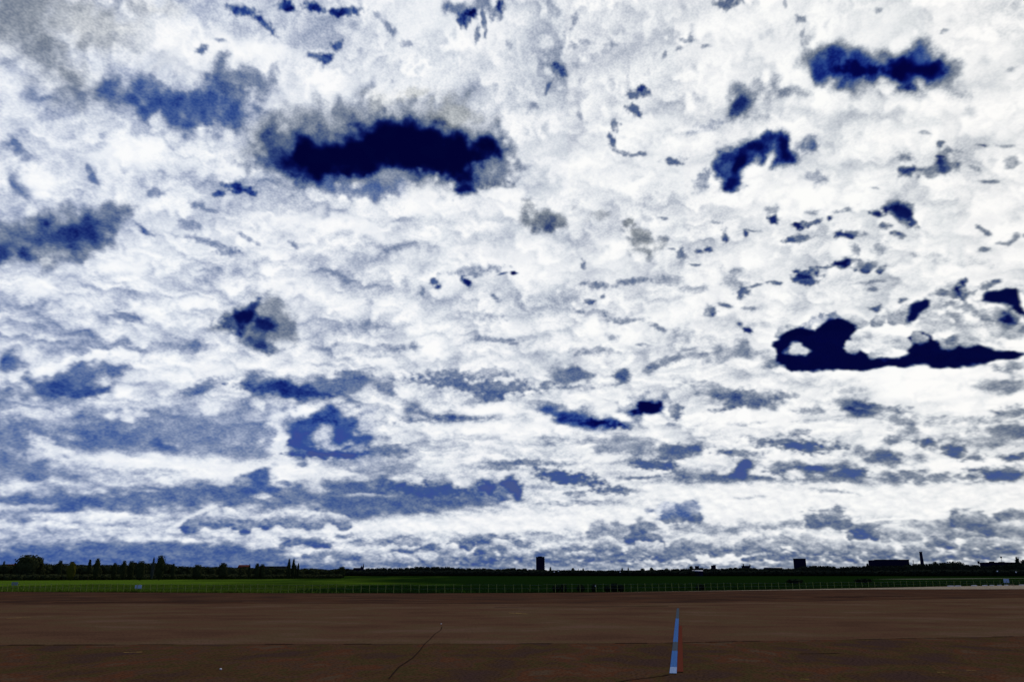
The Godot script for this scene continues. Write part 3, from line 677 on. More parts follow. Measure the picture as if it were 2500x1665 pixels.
# skyline of the two tree belts: sideways slope and rise of the tops as seen from eye height
const LEFT_BELT := [Vector2(-0.6470, 0.01185), Vector2(-0.6174, 0.01209), Vector2(-0.5631, 0.01233), Vector2(-0.5384, 0.01233), Vector2(-0.5184, 0.01090), Vector2(-0.4938, 0.01138), Vector2(-0.4691, 0.01138), Vector2(-0.4496, 0.01328), Vector2(-0.4199, 0.01280), Vector2(-0.4048, 0.00995), Vector2(-0.3602, 0.00900), Vector2(-0.3208, 0.00900), Vector2(-0.3010, 0.00852), Vector2(-0.2614, 0.00757), Vector2(-0.2318, 0.00663), Vector2(-0.2071, 0.00710)]
const FAR_WOOD := [Vector2(-0.2096, 0.00686), Vector2(-0.1923, 0.00686), Vector2(-0.1628, 0.00781), Vector2(-0.1233, 0.00791), Vector2(-0.1135, 0.00919), Vector2(-0.0790, 0.00900), Vector2(-0.0691, 0.00795), Vector2(-0.0247, 0.00682), Vector2(-0.0173, 0.00663), Vector2(0.0049, 0.00743), Vector2(0.0296, 0.00615), Vector2(0.0444, 0.00520), Vector2(0.0690, 0.00520), Vector2(0.0936, 0.00449), Vector2(0.1134, 0.00449), Vector2(0.1528, 0.00497), Vector2(0.1775, 0.00568), Vector2(0.2071, 0.00710), Vector2(0.2318, 0.00757), Vector2(0.2565, 0.00710), Vector2(0.2664, 0.00805), Vector2(0.2911, 0.00805), Vector2(0.3018, 0.00639), Vector2(0.3108, 0.00781), Vector2(0.3378, 0.00710), Vector2(0.3545, 0.01042), Vector2(0.3900, 0.00995), Vector2(0.3931, 0.00710), Vector2(0.3998, 0.00947), Vector2(0.4344, 0.00995), Vector2(0.4690, 0.01042), Vector2(0.4790, 0.01161), Vector2(0.4940, 0.01233), Vector2(0.5187, 0.01280), Vector2(0.5411, 0.01375), Vector2(0.5481, 0.01138), Vector2(0.5677, 0.00995), Vector2(0.6077, 0.01280), Vector2(0.6474, 0.01375)]

const EYE := 1.75
const EDGE := [Vector2(-62.3, -90.9), Vector2(-54.3, -88.7), Vector2(-44.5, -86.7), Vector2(-34.4, -84.7), Vector2(-25.1, -82.8), Vector2(-16.8, -81.9), Vector2(-8.4, -81.6), Vector2(0, -82.5), Vector2(8.3, -85.1), Vector2(18.2, -90.9), Vector2(30.2, -99.3), Vector2(44.8, -110.1), Vector2(64.3, -126.1), Vector2(87.7, -143), Vector2(117.5, -165.2), Vector2(200, -226)]

var M := {}
var crowns := {}
var trunk_mesh: ArrayMesh
var taken := {}


func _ready():
	var camera := Camera3D.new()
	camera.name = "camera"
	camera.fov = 46.24
	camera.near = 0.1
	camera.far = 20000.0
	camera.position = Vector3(0, EYE, 0)
	camera.rotation_degrees = Vector3(16.308, 0, 0)
	add_child(camera)
	var env := Environment.new()
	env.background_mode = Environment.BG_SKY
	env.tonemap_mode = Environment.TONE_MAPPER_LINEAR
	env.tonemap_exposure = 1.0
	env.sdfgi_enabled = true
	env.ssao_enabled = true
	env.ssil_enabled = true
	var pano := PanoramaSkyMaterial.new()
	pano.panorama = ImageTexture.create_from_image(sky_picture())
	env.sky = Sky.new()
	env.sky.sky_material = pano
	var we := WorldEnvironment.new()
	we.name = "world_environment"
	we.environment = env
	add_child(we)
	# the sun stands behind the cloud sheet, high on the right ahead of the camera
	var sun := DirectionalLight3D.new()
	sun.name = "sun"
	sun.light_energy = 0.5
	sun.light_color = Color(1.0, 0.95, 0.88)
	sun.light_angular_distance = 12.0
	sun.shadow_enabled = true
	sun.rotation_degrees = Vector3(-48, 180 - 38, 0)
	add_child(sun)
	materials()
	setting()
	fence()
	trees()
	buildings()
	small_things()


# ---------------------------------------------------------------- sky
const SKY_W := 4096
const SKY_H := 3072
const AZ := 42.0
const TOP := 46.0


func ramp(stops: Array) -> PackedByteArray:
	var g := Gradient.new()
	g.offsets = PackedFloat32Array(stops.map(func(s): return s[0]))
	g.colors = PackedColorArray(stops.map(func(s): return Color8(s[1], s[2], s[3])))
	var lut := PackedByteArray()
	for i in 256:
		var c := g.sample(i / 255.0)
		lut.append_array([c.r8, c.g8, c.b8])
	return lut


func noise(seed_: int, freq: float, octaves: int, kind := FastNoiseLite.FRACTAL_FBM, gain := 0.5) -> FastNoiseLite:
	var n := FastNoiseLite.new()
	n.seed = seed_
	n.noise_type = FastNoiseLite.TYPE_SIMPLEX_SMOOTH
	n.frequency = freq
	n.fractal_type = kind
	n.fractal_octaves = octaves
	n.fractal_gain = gain
	return n


func sky_picture() -> Image:
	var blue := ramp([[0.0, 2, 2, 52], [0.08, 4, 8, 84], [0.16, 14, 34, 122], [0.26, 40, 72, 148], [0.38, 80, 107, 163], [0.5, 118, 136, 173], [0.62, 158, 170, 200], [0.76, 202, 211, 228], [0.88, 231, 236, 246], [1.0, 251, 252, 254]])
	var grey := ramp([[0.0, 2, 4, 46], [0.08, 6, 14, 70], [0.16, 22, 38, 92], [0.26, 56, 72, 112], [0.38, 96, 106, 124], [0.5, 128, 135, 145], [0.62, 165, 170, 176], [0.76, 206, 209, 212], [0.88, 236, 237, 236], [1.0, 255, 254, 251]])
	var edge := noise(11, 0.6, 4, FastNoiseLite.FRACTAL_FBM, 0.45)
	var rough := noise(13, 1.5, 3, FastNoiseLite.FRACTAL_FBM, 0.55)
	var puff := noise(5, 9.5, 3, FastNoiseLite.FRACTAL_FBM, 0.5)
	puff.noise_type = FastNoiseLite.TYPE_CELLULAR
	puff.cellular_return_type = FastNoiseLite.RETURN_DISTANCE
	puff.cellular_jitter = 1.0
	var heap := noise(71, 0.9, 3, FastNoiseLite.FRACTAL_FBM, 0.55)
	heap.noise_type = FastNoiseLite.TYPE_CELLULAR
	heap.cellular_return_type = FastNoiseLite.RETURN_DISTANCE
	var drift := noise(61, 3.2, 4)
	var mass := noise(23, 1.1, 4)
	var bend := noise(31, 2.2, 3)
	var pull := noise(41, 0.3, 4, FastNoiseLite.FRACTAL_FBM, 0.52)
	var lift := noise(43, 0.34, 4, FastNoiseLite.FRACTAL_FBM, 0.52)
	# everywhere: a broken sheet of cloud, coarse outside the view
	var gw := SKY_W / 4
	var gh := SKY_H / 8
	var data := PackedByteArray()
	data.resize(gw * gh * 3)
	var at := 0
	for row in gh:
		var el := (1.0 - (row + 0.5) / gh) * 90.0
		var up := sin(deg_to_rad(el))
		var flat := cos(deg_to_rad(el)) / (up + 0.24)
		for col in gw:
			var az := ((col + 0.5) / gw - 0.5) * 360.0
			var x := sin(deg_to_rad(az)) * flat
			var z := cos(deg_to_rad(az)) * flat
			var v := sheet(x, z, az, el, puff, mass, bend)
			var k := clampi(int(v * 255.0), 0, 255) * 3
			data[at] = blue[k]
			data[at + 1] = blue[k + 1]
			data[at + 2] = blue[k + 2]
			at += 3
	var half := Image.create_from_data(gw, gh, false, Image.FORMAT_RGB8, data)
	half.resize(SKY_W, SKY_H / 2, Image.INTERPOLATE_CUBIC)
	var picture := Image.create_empty(SKY_W, SKY_H, false, Image.FORMAT_RGB8)
	picture.fill(Color8(96, 92, 84))
	picture.blit_rect(half, Rect2i(0, 0, SKY_W, SKY_H / 2), Vector2i.ZERO)
	# the stretch of sky ahead, with its clouds one by one
	var pxa := SKY_W / 360.0
	var pxe := SKY_H / 180.0
	var w := int(2.0 * AZ * pxa)
	var h := int(TOP * pxe)
	var c0 := SKY_W / 2 - w / 2
	var r0 := SKY_H / 2 - h
	var V := PackedFloat32Array()
	var G := PackedFloat32Array()
	var N := PackedFloat32Array()
	var T := PackedFloat32Array()
	var S := PackedFloat32Array()
	var X := PackedFloat32Array()
	var R := PackedFloat32Array()
	var Y := PackedFloat32Array()
	for a in [V, G, N, R, T, S, X, Y]:
		a.resize(w * h)
	at = 0
	for row in h:
		var el := (h - row - 0.5) / pxe
		var up := sin(deg_to_rad(el))
		var flat := cos(deg_to_rad(el)) / (up + 0.24)
		var squash := 1.0 + 1.5 * exp(-el / 8.0)
		var ey := el + 12.0 * (1.0 - exp(-el / 8.0))
		for col in w:
			var az := (col + 0.5 - w / 2.0) / pxa
			var x := sin(deg_to_rad(az)) * flat
			var z := cos(deg_to_rad(az)) * flat
			var n := edge.get_noise_2d(az, ey)
			N[at] = n
			R[at] = rough.get_noise_2d(az, ey)
			var bx := bend.get_noise_2d(x, z) * 0.06
			# puffs of the sheet, brighter on the side that faces the sun
			bx += n * 0.03
			var lump := -puff.get_noise_2d(x + bx, z - bx)
			var beyond := -puff.get_noise_2d(x + bx - 0.012, z - bx + 0.016)
			var tex := 1.3 * (lump - 0.52) + 1.0 * (lump - beyond)
			var low := clampf((9.0 - el) / 4.0, 0.0, 1.0)
			if low > 0.0:
				# heaped clouds near the horizon: round tops towards the light
				var hx := az + n * 0.5
				var hy := el * 1.7 + R[at] * 0.2
				var heaped := -heap.get_noise_2d(hx, hy)
				var over := -heap.get_noise_2d(hx + 0.12, hy + 0.30)
				tex = lerpf(tex, 0.6 * (heaped - 0.52) + 0.9 * (heaped - over), low)
			T[at] = tex
			X[at] = az + 1.15 * pull.get_noise_2d(az, ey)
			Y[at] = el + 0.85 / squash * lift.get_noise_2d(az, ey)
			S[at] = sheet(x, z, az, el, puff, mass, bend)
			var side := az / 34.0
			V[at] = 0.83 + 0.06 * side + 0.16 * drift.get_noise_2d(x, z) - 0.10 * clampf(1.0 - el / 12.0, 0.0, 1.0) * clampf(0.6 - side, 0.0, 1.0)
			G[at] = clampf(0.45 + 0.38 * side, 0.12, 0.85)
			at += 1
	for c in CLOUDS:
		if c.size() == 6:
			heap_cloud(c, V, R, w, h, pxa, pxe)
		elif c.size() == 8:
			spot(c, V, G, R if minf(c[2], c[3]) < 0.45 else N, X, Y, T, w, h, pxa, pxe)
		else:
			outline(c, V, G, N, X, Y, T, w, h, pxa, pxe)
	var rng := RandomNumberGenerator.new()
	rng.seed = 4
	data = PackedByteArray()
	data.resize(w * h * 3)
	at = 0
	for row in h:
		var el := (h - row - 0.5) / pxe
		for col in w:
			var az := (col + 0.5 - w / 2.0) / pxa
			var v := V[at]
			var mid := clampf(4.0 * v * (1.0 - v) + 0.25, 0.0, 1.0) * clampf(v * 5.0, 0.12, 1.0)
			v += mid * (0.36 * T[at] + 0.10 * N[at] + 0.02 * R[at]) + (rng.randf() - 0.5) * 0.15 * mid * clampf(1.4 - absf(v - 0.6) * 2.2, 0.15, 1.0)
			var far := maxf(absf(az) - 38.5, el - 41.5)
			if far > 0.0:
				v = lerpf(v, S[at], clampf(far / 3.2, 0.0, 1.0))
			var k := clampi(int(v * 255.0), 0, 255) * 3
			var g := G[at]
			var o := at * 3
			data[o] = int(lerpf(blue[k], grey[k], g))
			data[o + 1] = int(lerpf(blue[k + 1], grey[k + 1], g))
			data[o + 2] = int(lerpf(blue[k + 2], grey[k + 2], g))
			at += 1
	var ahead := Image.create_from_data(w, h, false, Image.FORMAT_RGB8, data)
	picture.blit_rect(ahead, Rect2i(0, 0, w, h), Vector2i(c0, r0))
	# straight ahead lies on the rim of a panorama
	var turned := Image.create_empty(SKY_W, SKY_H, false, Image.FORMAT_RGB8)
	turned.blit_rect(picture, Rect2i(SKY_W / 2, 0, SKY_W / 2, SKY_H), Vector2i.ZERO)
	turned.blit_rect(picture, Rect2i(0, 0, SKY_W / 2, SKY_H), Vector2i(SKY_W / 2, 0))
	return turned


func sheet(x: float, z: float, az: float, el: float, puff: FastNoiseLite, mass: FastNoiseLite, bend: FastNoiseLite) -> float:
	var b := bend.get_noise_2d(x, z) * 0.06
	return 0.39 + 0.55 * mass.get_noise_2d(x, z) - 0.3 * (puff.get_noise_2d(x + b, z - b) + 0.52)


func spot(c: Array, V: PackedFloat32Array, G: PackedFloat32Array, N: PackedFloat32Array, X: PackedFloat32Array, Y: PackedFloat32Array, T: PackedFloat32Array, w: int, h: int, pxa: float, pxe: float) -> void:
	var reach: float = 1.25 + c[6]
	var t := deg_to_rad(c[4])
	var ct := cos(t)
	var st := sin(t)
	var ex: float = reach * sqrt(pow(c[2] * ct, 2) + pow(c[3] * st, 2)) + 0.7
	var ey: float = reach * sqrt(pow(c[2] * st, 2) + pow(c[3] * ct, 2)) + 0.5
	var x0 := maxi(0, int((c[0] - ex) * pxa + w / 2.0))
	var x1 := mini(w - 1, int((c[0] + ex) * pxa + w / 2.0) + 1)
	var y0 := maxi(0, int(h - (c[1] + ey) * pxe))
	var y1 := mini(h - 1, int(h - (c[1] - ey) * pxe) + 1)
	var soft: float = c[6]
	var tone: float = c[5]
	var hue: float = c[7]
	var ix: float = 1.0 / c[2]
	var iy: float = 1.0 / c[3]
	var calm := 0.5 if tone < 0.55 and minf(c[2], c[3]) > 0.35 else 0.0
	var torn := clampf(1.3 * minf(c[2], c[3]), 0.35, 1.0)
	for row in range(y0, y1 + 1):
		var el := (h - row - 0.5) / pxe
		for col in range(x0, x1 + 1):
			var at := row * w + col
			var az := (col + 0.5 - w / 2.0) / pxa
			var dx: float = az + (X[at] - az) * torn - c[0]
			var dy: float = el + (Y[at] - el) * torn - c[1]
			var u := (dx * ct + dy * st) * ix
			var v := (dy * ct - dx * st) * iy
			var r := sqrt(u * u + v * v) + 0.75 * N[at]
			var a := clampf((1.0 + soft - r) / (2.0 * soft), 0.0, 1.0)
			if a > 0.0:
				a = a * a * (3.0 - 2.0 * a) * 0.96
				V[at] = lerpf(V[at], tone, a)
				T[at] *= 1.0 - calm * a
				if hue > 0.0:
					G[at] = lerpf(G[at], hue, a)


func heap_cloud(c: Array, V: PackedFloat32Array, R: PackedFloat32Array, w: int, h: int, pxa: float, pxe: float) -> void:
	var rng := RandomNumberGenerator.new()
	rng.seed = int(c[0] * 1000.0) + int(c[1] * 77.0) + 5000
	var puffs := []
	var count := int(clampf(11.0 * c[2] / c[3] + 8.0, 9.0, 60.0))
	var lean := rng.randf_range(-0.35, 0.35)
	for i in count:
		var u := rng.randf_range(-1.0, 1.0)
		var crest: float = c[3] * pow(maxf(0.0, 1.0 - pow(absf(u + lean * (1.0 - u * u)), 1.8)), 0.6) * rng.randf_range(0.7, 1.0)
		var up := crest * sqrt(rng.randf())
		var r: float = rng.randf_range(0.2, 0.42) * minf(c[3], 1.2)
		puffs.append(Vector3(c[0] + u * c[2], c[1] + maxf(up - r * 0.6, 0.0), r))
	puffs.sort_custom(func(a, b): return a.y < b.y)
	for p in puffs:
		var share := clampf((p.y - c[1]) / c[3], 0.0, 1.0)
		var top: float = lerpf(c[5] + 0.05, c[4] + 0.04, clampf(0.15 + 1.1 * share, 0.0, 1.0))
		var foot: float = lerpf(c[5] - 0.08, c[4] - 0.40, clampf(share, 0.0, 1.0))
		var rx: float = p.z * 1.25
		for row in range(maxi(0, int(h - (p.y + p.z * 1.3) * pxe)), mini(h - 1, int(h - (p.y - p.z * 1.3) * pxe)) + 1):
			var dy: float = ((h - row - 0.5) / pxe - p.y) / p.z
			for col in range(maxi(0, int((p.x - rx * 1.3) * pxa + w / 2.0)), mini(w - 1, int((p.x + rx * 1.3) * pxa + w / 2.0)) + 1):
				var dx: float = ((col + 0.5 - w / 2.0) / pxa - p.x) / rx
				var at := row * w + col
				var d := sqrt(dx * dx + dy * dy) + 0.3 * R[at]
				var a := clampf((1.08 - d) / 0.26, 0.0, 1.0) * clampf(1.25 + dy * 0.9, 0.0, 1.0)
				if a > 0.0:
					V[at] = lerpf(V[at], lerpf(foot, top, clampf(0.45 + 0.5 * dy + 0.22 * dx, 0.0, 1.0)), a * 0.95)


func outline(c: Array, V: PackedFloat32Array, G: PackedFloat32Array, N: PackedFloat32Array, X: PackedFloat32Array, Y: PackedFloat32Array, T: PackedFloat32Array, w: int, h: int, pxa: float, pxe: float) -> void:
	var soft: float = c[1]
	var tone: float = c[0]
	var hue: float = c[2]
	var pts: PackedVector2Array = c[3]
	var box := Rect2(pts[0], Vector2.ZERO)
	for q in pts:
		box = box.expand(q)
	box = box.grow(soft + 0.9)
	var x0 := maxi(0, int(box.position.x * pxa + w / 2.0))
	var x1 := mini(w - 1, int(box.end.x * pxa + w / 2.0) + 1)
	var y0 := maxi(0, int(h - box.end.y * pxe))
	var y1 := mini(h - 1, int(h - box.position.y * pxe) + 1)
	# distance to the outline on a coarse grid, read between its points
	var step := 4
	var gw := (x1 - x0) / step + 2
	var gh := (y1 - y0) / step + 2
	var D := PackedFloat32Array()
	D.resize(gw * gh)
	for j in gh:
		for i in gw:
			var q := Vector2((x0 + i * step + 0.5 - w / 2.0) / pxa, (h - (y0 + j * step) - 0.5) / pxe)
			var d := 1e9
			for k in pts.size():
				var near := Geometry2D.get_closest_point_to_segment(q, pts[k], pts[(k + 1) % pts.size()])
				d = minf(d, near.distance_squared_to(q))
			d = sqrt(d)
			D[j * gw + i] = -d if Geometry2D.is_point_in_polygon(q, pts) else d
	var wild := minf(0.7, 0.12 + soft * 0.6)
	var calm := 0.55 if tone < 0.55 else 0.0
	var torn := clampf(0.25 + soft, 0.4, 0.8)
	for row in range(y0, y1 + 1):
		var el := (h - row - 0.5) / pxe
		for col in range(x0, x1 + 1):
			var at := row * w + col
			var az := (col + 0.5 - w / 2.0) / pxa
			var qx := clampf(((az + (X[at] - az) * torn) * pxa + w / 2.0 - x0) / step, 0.0, gw - 1.001)
			var qy := clampf((h - (el + (Y[at] - el) * torn) * pxe - y0) / step, 0.0, gh - 1.001)
			var i := int(qx)
			var j := int(qy)
			var b := j * gw + i
			var d := lerpf(lerpf(D[b], D[b + 1], qx - i), lerpf(D[b + gw], D[b + gw + 1], qx - i), qy - j)
			d += N[at] * wild
			var a := clampf((soft - d) / (2.0 * soft), 0.0, 1.0)
			if a > 0.0:
				a = a * a * (3.0 - 2.0 * a) * 0.97
				V[at] = lerpf(V[at], tone, a)
				T[at] *= 1.0 - calm * a
				if hue > 0.0:
					G[at] = lerpf(G[at], hue, a)


# ---------------------------------------------------------------- helpers
func numbered(called: String) -> String:
	var n: int = taken.get(called, 0)
	taken[called] = n + 1
	return called if n == 0 else "%s_%03d" % [called, n]


func base(called: String, at: Vector3, label: String, category: String, group := "") -> Node3D:
	var o := Node3D.new()
	o.name = numbered(called)
	add_child(o)
	o.position = at
	o.set_meta("label", label)
	o.set_meta("category", category)
	if group:
		o.set_meta("group", group)
	return o


func part(called: String, mesh: Mesh, m: Material, parent: Node, at := Vector3.ZERO) -> MeshInstance3D:
	var o := MeshInstance3D.new()
	o.name = called
	o.mesh = mesh
	o.material_override = m
	o.position = at
	parent.add_child(o, true)
	return o


func structure(called: String, mesh: Mesh, m: Material) -> MeshInstance3D:
	var o := part(called, mesh, m, self)
	o.set_meta("kind", "structure")
	return o


func plain(c: Color, rough := 0.9, spec := 0.3) -> StandardMaterial3D:
	var m := StandardMaterial3D.new()
	m.albedo_color = c.linear_to_srgb()
	m.roughness = rough
	m.metallic_specular = spec
	return m


func mottled(stops: Array, freq: float, seed_: int, rough := 0.95, spec := 0.2, fine_stops := [], fine_freq := 0.02) -> StandardMaterial3D:
	var m := StandardMaterial3D.new()
	m.albedo_texture = noise_picture(stops, freq, seed_, 6)
	m.roughness = rough
	m.metallic_specular = spec
	if fine_stops:
		m.detail_enabled = true
		m.detail_albedo = noise_picture(fine_stops, fine_freq, seed_ + 5, 4)
		m.detail_blend_mode = BaseMaterial3D.BLEND_MODE_MUL
		m.detail_uv_layer = BaseMaterial3D.DETAIL_UV_2
	return m


func noise_picture(stops: Array, freq: float, seed_: int, octaves: int) -> NoiseTexture2D:
	var t := NoiseTexture2D.new()
	t.width = 1024
	t.height = 1024
	t.seamless = true
	t.noise = noise(seed_, freq, octaves, FastNoiseLite.FRACTAL_FBM, 0.6)
	var g := Gradient.new()
	g.offsets = PackedFloat32Array(stops.map(func(s): return s[0]))
	g.colors = PackedColorArray(stops.map(func(s): return Color(s[1], s[2], s[3]).linear_to_srgb()))
	t.color_ramp = g
	return t


func sheet_mesh(outline_points: PackedVector2Array, y: float, u := Vector2(60, 12), fine := Vector2(2.5, 2.5)) -> ArrayMesh:
	var st := SurfaceTool.new()
	st.begin(Mesh.PRIMITIVE_TRIANGLES)
	var tri := Geometry2D.triangulate_polygon(outline_points)
	for k in range(0, tri.size(), 3):
		var a := outline_points[tri[k]]
		var b := outline_points[tri[k + 1]]
		var c := outline_points[tri[k + 2]]
		if (b - a).cross(c - a) < 0.0:
			var s := b
			b = c
			c = s
		for q in [a, b, c]:
			st.set_normal(Vector3.UP)
			st.set_uv(Vector2(q.x / u.x, q.y / u.y))
			st.set_uv2(Vector2(q.x / fine.x, q.y / fine.y))
			st.add_vertex(Vector3(q.x, y, q.y))
	return st.commit()


func box_mesh(x: float, y: float, z: float) -> BoxMesh:
	var b := BoxMesh.new()
	b.size = Vector3(x, y, z)
	return b


func tube_mesh(bottom: float, top: float, height: float, sides := 10) -> CylinderMesh:
	var c := CylinderMesh.new()
	c.bottom_radius = bottom
	c.top_radius = top
	c.height = height
	c.radial_segments = sides
	c.rings = 1
	return c


func edge_z(x: float) -> float:
	for i in EDGE.size() - 1:
		if x <= EDGE[i + 1].x:
			return lerpf(EDGE[i].y, EDGE[i + 1].y, (x - EDGE[i].x) / (EDGE[i + 1].x - EDGE[i].x))
	return EDGE[-1].y


func materials():
	var grit := [[0.25, 0.5, 0.5, 0.5], [0.45, 0.88, 0.88, 0.88], [0.6, 1.0, 1.0, 1.0], [0.8, 1.0, 1.0, 1.0]]
	M.tarmac = mottled([[0.2, 0.058, 0.034, 0.026], [0.34, 0.062, 0.036, 0.022], [0.42, 0.074, 0.040, 0.018], [0.48, 0.060, 0.046, 0.018], [0.53, 0.086, 0.044, 0.020], [0.60, 0.070, 0.042, 0.026], [0.68, 0.098, 0.038, 0.018], [0.8, 0.088, 0.056, 0.032]], 0.009, 3, 1.0, 0.0, grit, 0.03)
	M.pale_lane = mottled([[0.2, 0.086, 0.046, 0.027], [0.45, 0.108, 0.058, 0.033], [0.6, 0.100, 0.064, 0.032], [0.8, 0.126, 0.074, 0.046]], 0.006, 8, 1.0, 0.0, grit, 0.03)
	M.dark_lane = mottled([[0.2, 0.044, 0.024, 0.017], [0.45, 0.062, 0.034, 0.021], [0.6, 0.080, 0.037, 0.020], [0.8, 0.086, 0.052, 0.032]], 0.006, 9, 1.0, 0.0, grit, 0.03)
	M.concrete = mottled([[0.2, 0.17, 0.125, 0.075], [0.5, 0.25, 0.195, 0.12], [0.8, 0.32, 0.265, 0.18]], 0.01, 12, 0.95, 0.2, grit, 0.03)
	M.tar = plain(Color(0.024, 0.015, 0.011), 1.0, 0.0)
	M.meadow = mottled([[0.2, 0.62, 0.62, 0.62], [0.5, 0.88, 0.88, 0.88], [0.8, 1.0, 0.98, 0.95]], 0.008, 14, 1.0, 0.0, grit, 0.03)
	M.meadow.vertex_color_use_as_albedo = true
	M.earth = plain(Color(0.05, 0.045, 0.03), 1.0, 0.05)
	M.path = plain(Color(0.16, 0.17, 0.11), 1.0, 0.1)
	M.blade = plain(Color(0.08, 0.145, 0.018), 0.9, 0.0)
	M.shaded_blade = plain(Color(0.011, 0.034, 0.008), 0.9, 0.0)  # same grass with shade put into its colour, for the right-hand rim
	M.stake = plain(Color(0.22, 0.25, 0.06), 0.9, 0.0)
	M.wire = plain(Color(0.2, 0.2, 0.2), 0.6, 0.4)
	M.leaf = plain(Color(0.030, 0.036, 0.014), 0.9, 0.0)
	M.olive_leaf = plain(Color(0.075, 0.072, 0.012), 0.9, 0.0)
	M.pale_leaf = plain(Color(0.055, 0.062, 0.05), 0.9, 0.0)
	M.far_leaf = plain(Color(0.020, 0.025, 0.015), 0.9, 0.0)
	M.bark = plain(Color(0.04, 0.03, 0.022), 0.95, 0.1)
	M.dark_wall = plain(Color(0.010, 0.010, 0.030), 0.9, 0.0)
	M.dark_pane = plain(Color(0.008, 0.008, 0.026), 0.6, 0.1)
	M.dark_roof = plain(Color(0.010, 0.010, 0.016), 0.9, 0.0)
	M.grey_wall = plain(Color(0.10, 0.09, 0.08), 0.9, 0.1)
	M.red_roof = plain(Color(0.11, 0.032, 0.02), 0.9, 0.1)
	M.pale_roof = plain(Color(0.62, 0.62, 0.58), 0.8, 0.2)
	M.sign = plain(Color(0.40, 0.52, 0.66), 0.6, 0.3)
	M.grey_sign = plain(Color(0.20, 0.24, 0.25), 0.7, 0.3)
	M.white = plain(Color(0.8, 0.8, 0.76), 0.6, 0.3)
	M.shrub = plain(Color(0.016, 0.026, 0.012), 0.9, 0.0)
	M.blue_paint = mottled([[0.25, 0.03, 0.06, 0.13], [0.45, 0.045, 0.12, 0.30], [0.7, 0.07, 0.17, 0.40]], 0.02, 21, 1.0, 0.0)
	M.worn_paint = mottled([[0.25, 0.05, 0.05, 0.05], [0.5, 0.06, 0.08, 0.09], [0.75, 0.07, 0.11, 0.17]], 0.03, 22, 1.0, 0.0)
	M.white_paint = mottled([[0.3, 0.06, 0.14, 0.34], [0.5, 0.20, 0.29, 0.44], [0.7, 0.42, 0.48, 0.54]], 0.03, 23, 1.0, 0.0)
	M.red_paint = mottled([[0.3, 0.085, 0.030, 0.018], [0.55, 0.13, 0.028, 0.016], [0.75, 0.095, 0.032, 0.018]], 0.03, 24, 1.0, 0.0)
	M.yellow_paint = plain(Color(0.50, 0.33, 0.08), 1.0, 0.0)
	M.chip = plain(Color(0.75, 0.74, 0.70), 0.7, 0.3)


# ---------------------------------------------------------------- the setting
func strip(points: PackedVector2Array, width: float, y: float, u := Vector2(60, 12)) -> ArrayMesh:
	# a flat band of that width along a line on the ground
	var st := SurfaceTool.new()
	st.begin(Mesh.PRIMITIVE_TRIANGLES)
	var run := 0.0
	for i in points.size() - 1:
		var a := points[i]
		var b := points[i + 1]
		var n := (b - a).normalized().orthogonal() * width * 0.5
		var q := [a + n, b + n, b - n, a - n]
		var r := run + a.distance_to(b)
		var t := [Vector2(run / u.x, 0), Vector2(r / u.x, 0), Vector2(r / u.x, width / u.y), Vector2(run / u.x, width / u.y)]
		run = r
		var order := [0, 1, 2, 0, 2, 3]
		if (q[1] - q[0]).cross(q[2] - q[0]) < 0.0:
			order = [0, 2, 1, 0, 3, 2]
		for k in order:
			st.set_normal(Vector3.UP)
			st.set_uv(t[k])
			st.set_uv2(q[k] / 2.5)
			st.add_vertex(Vector3(q[k].x, y, q[k].y))
	return st.commit()


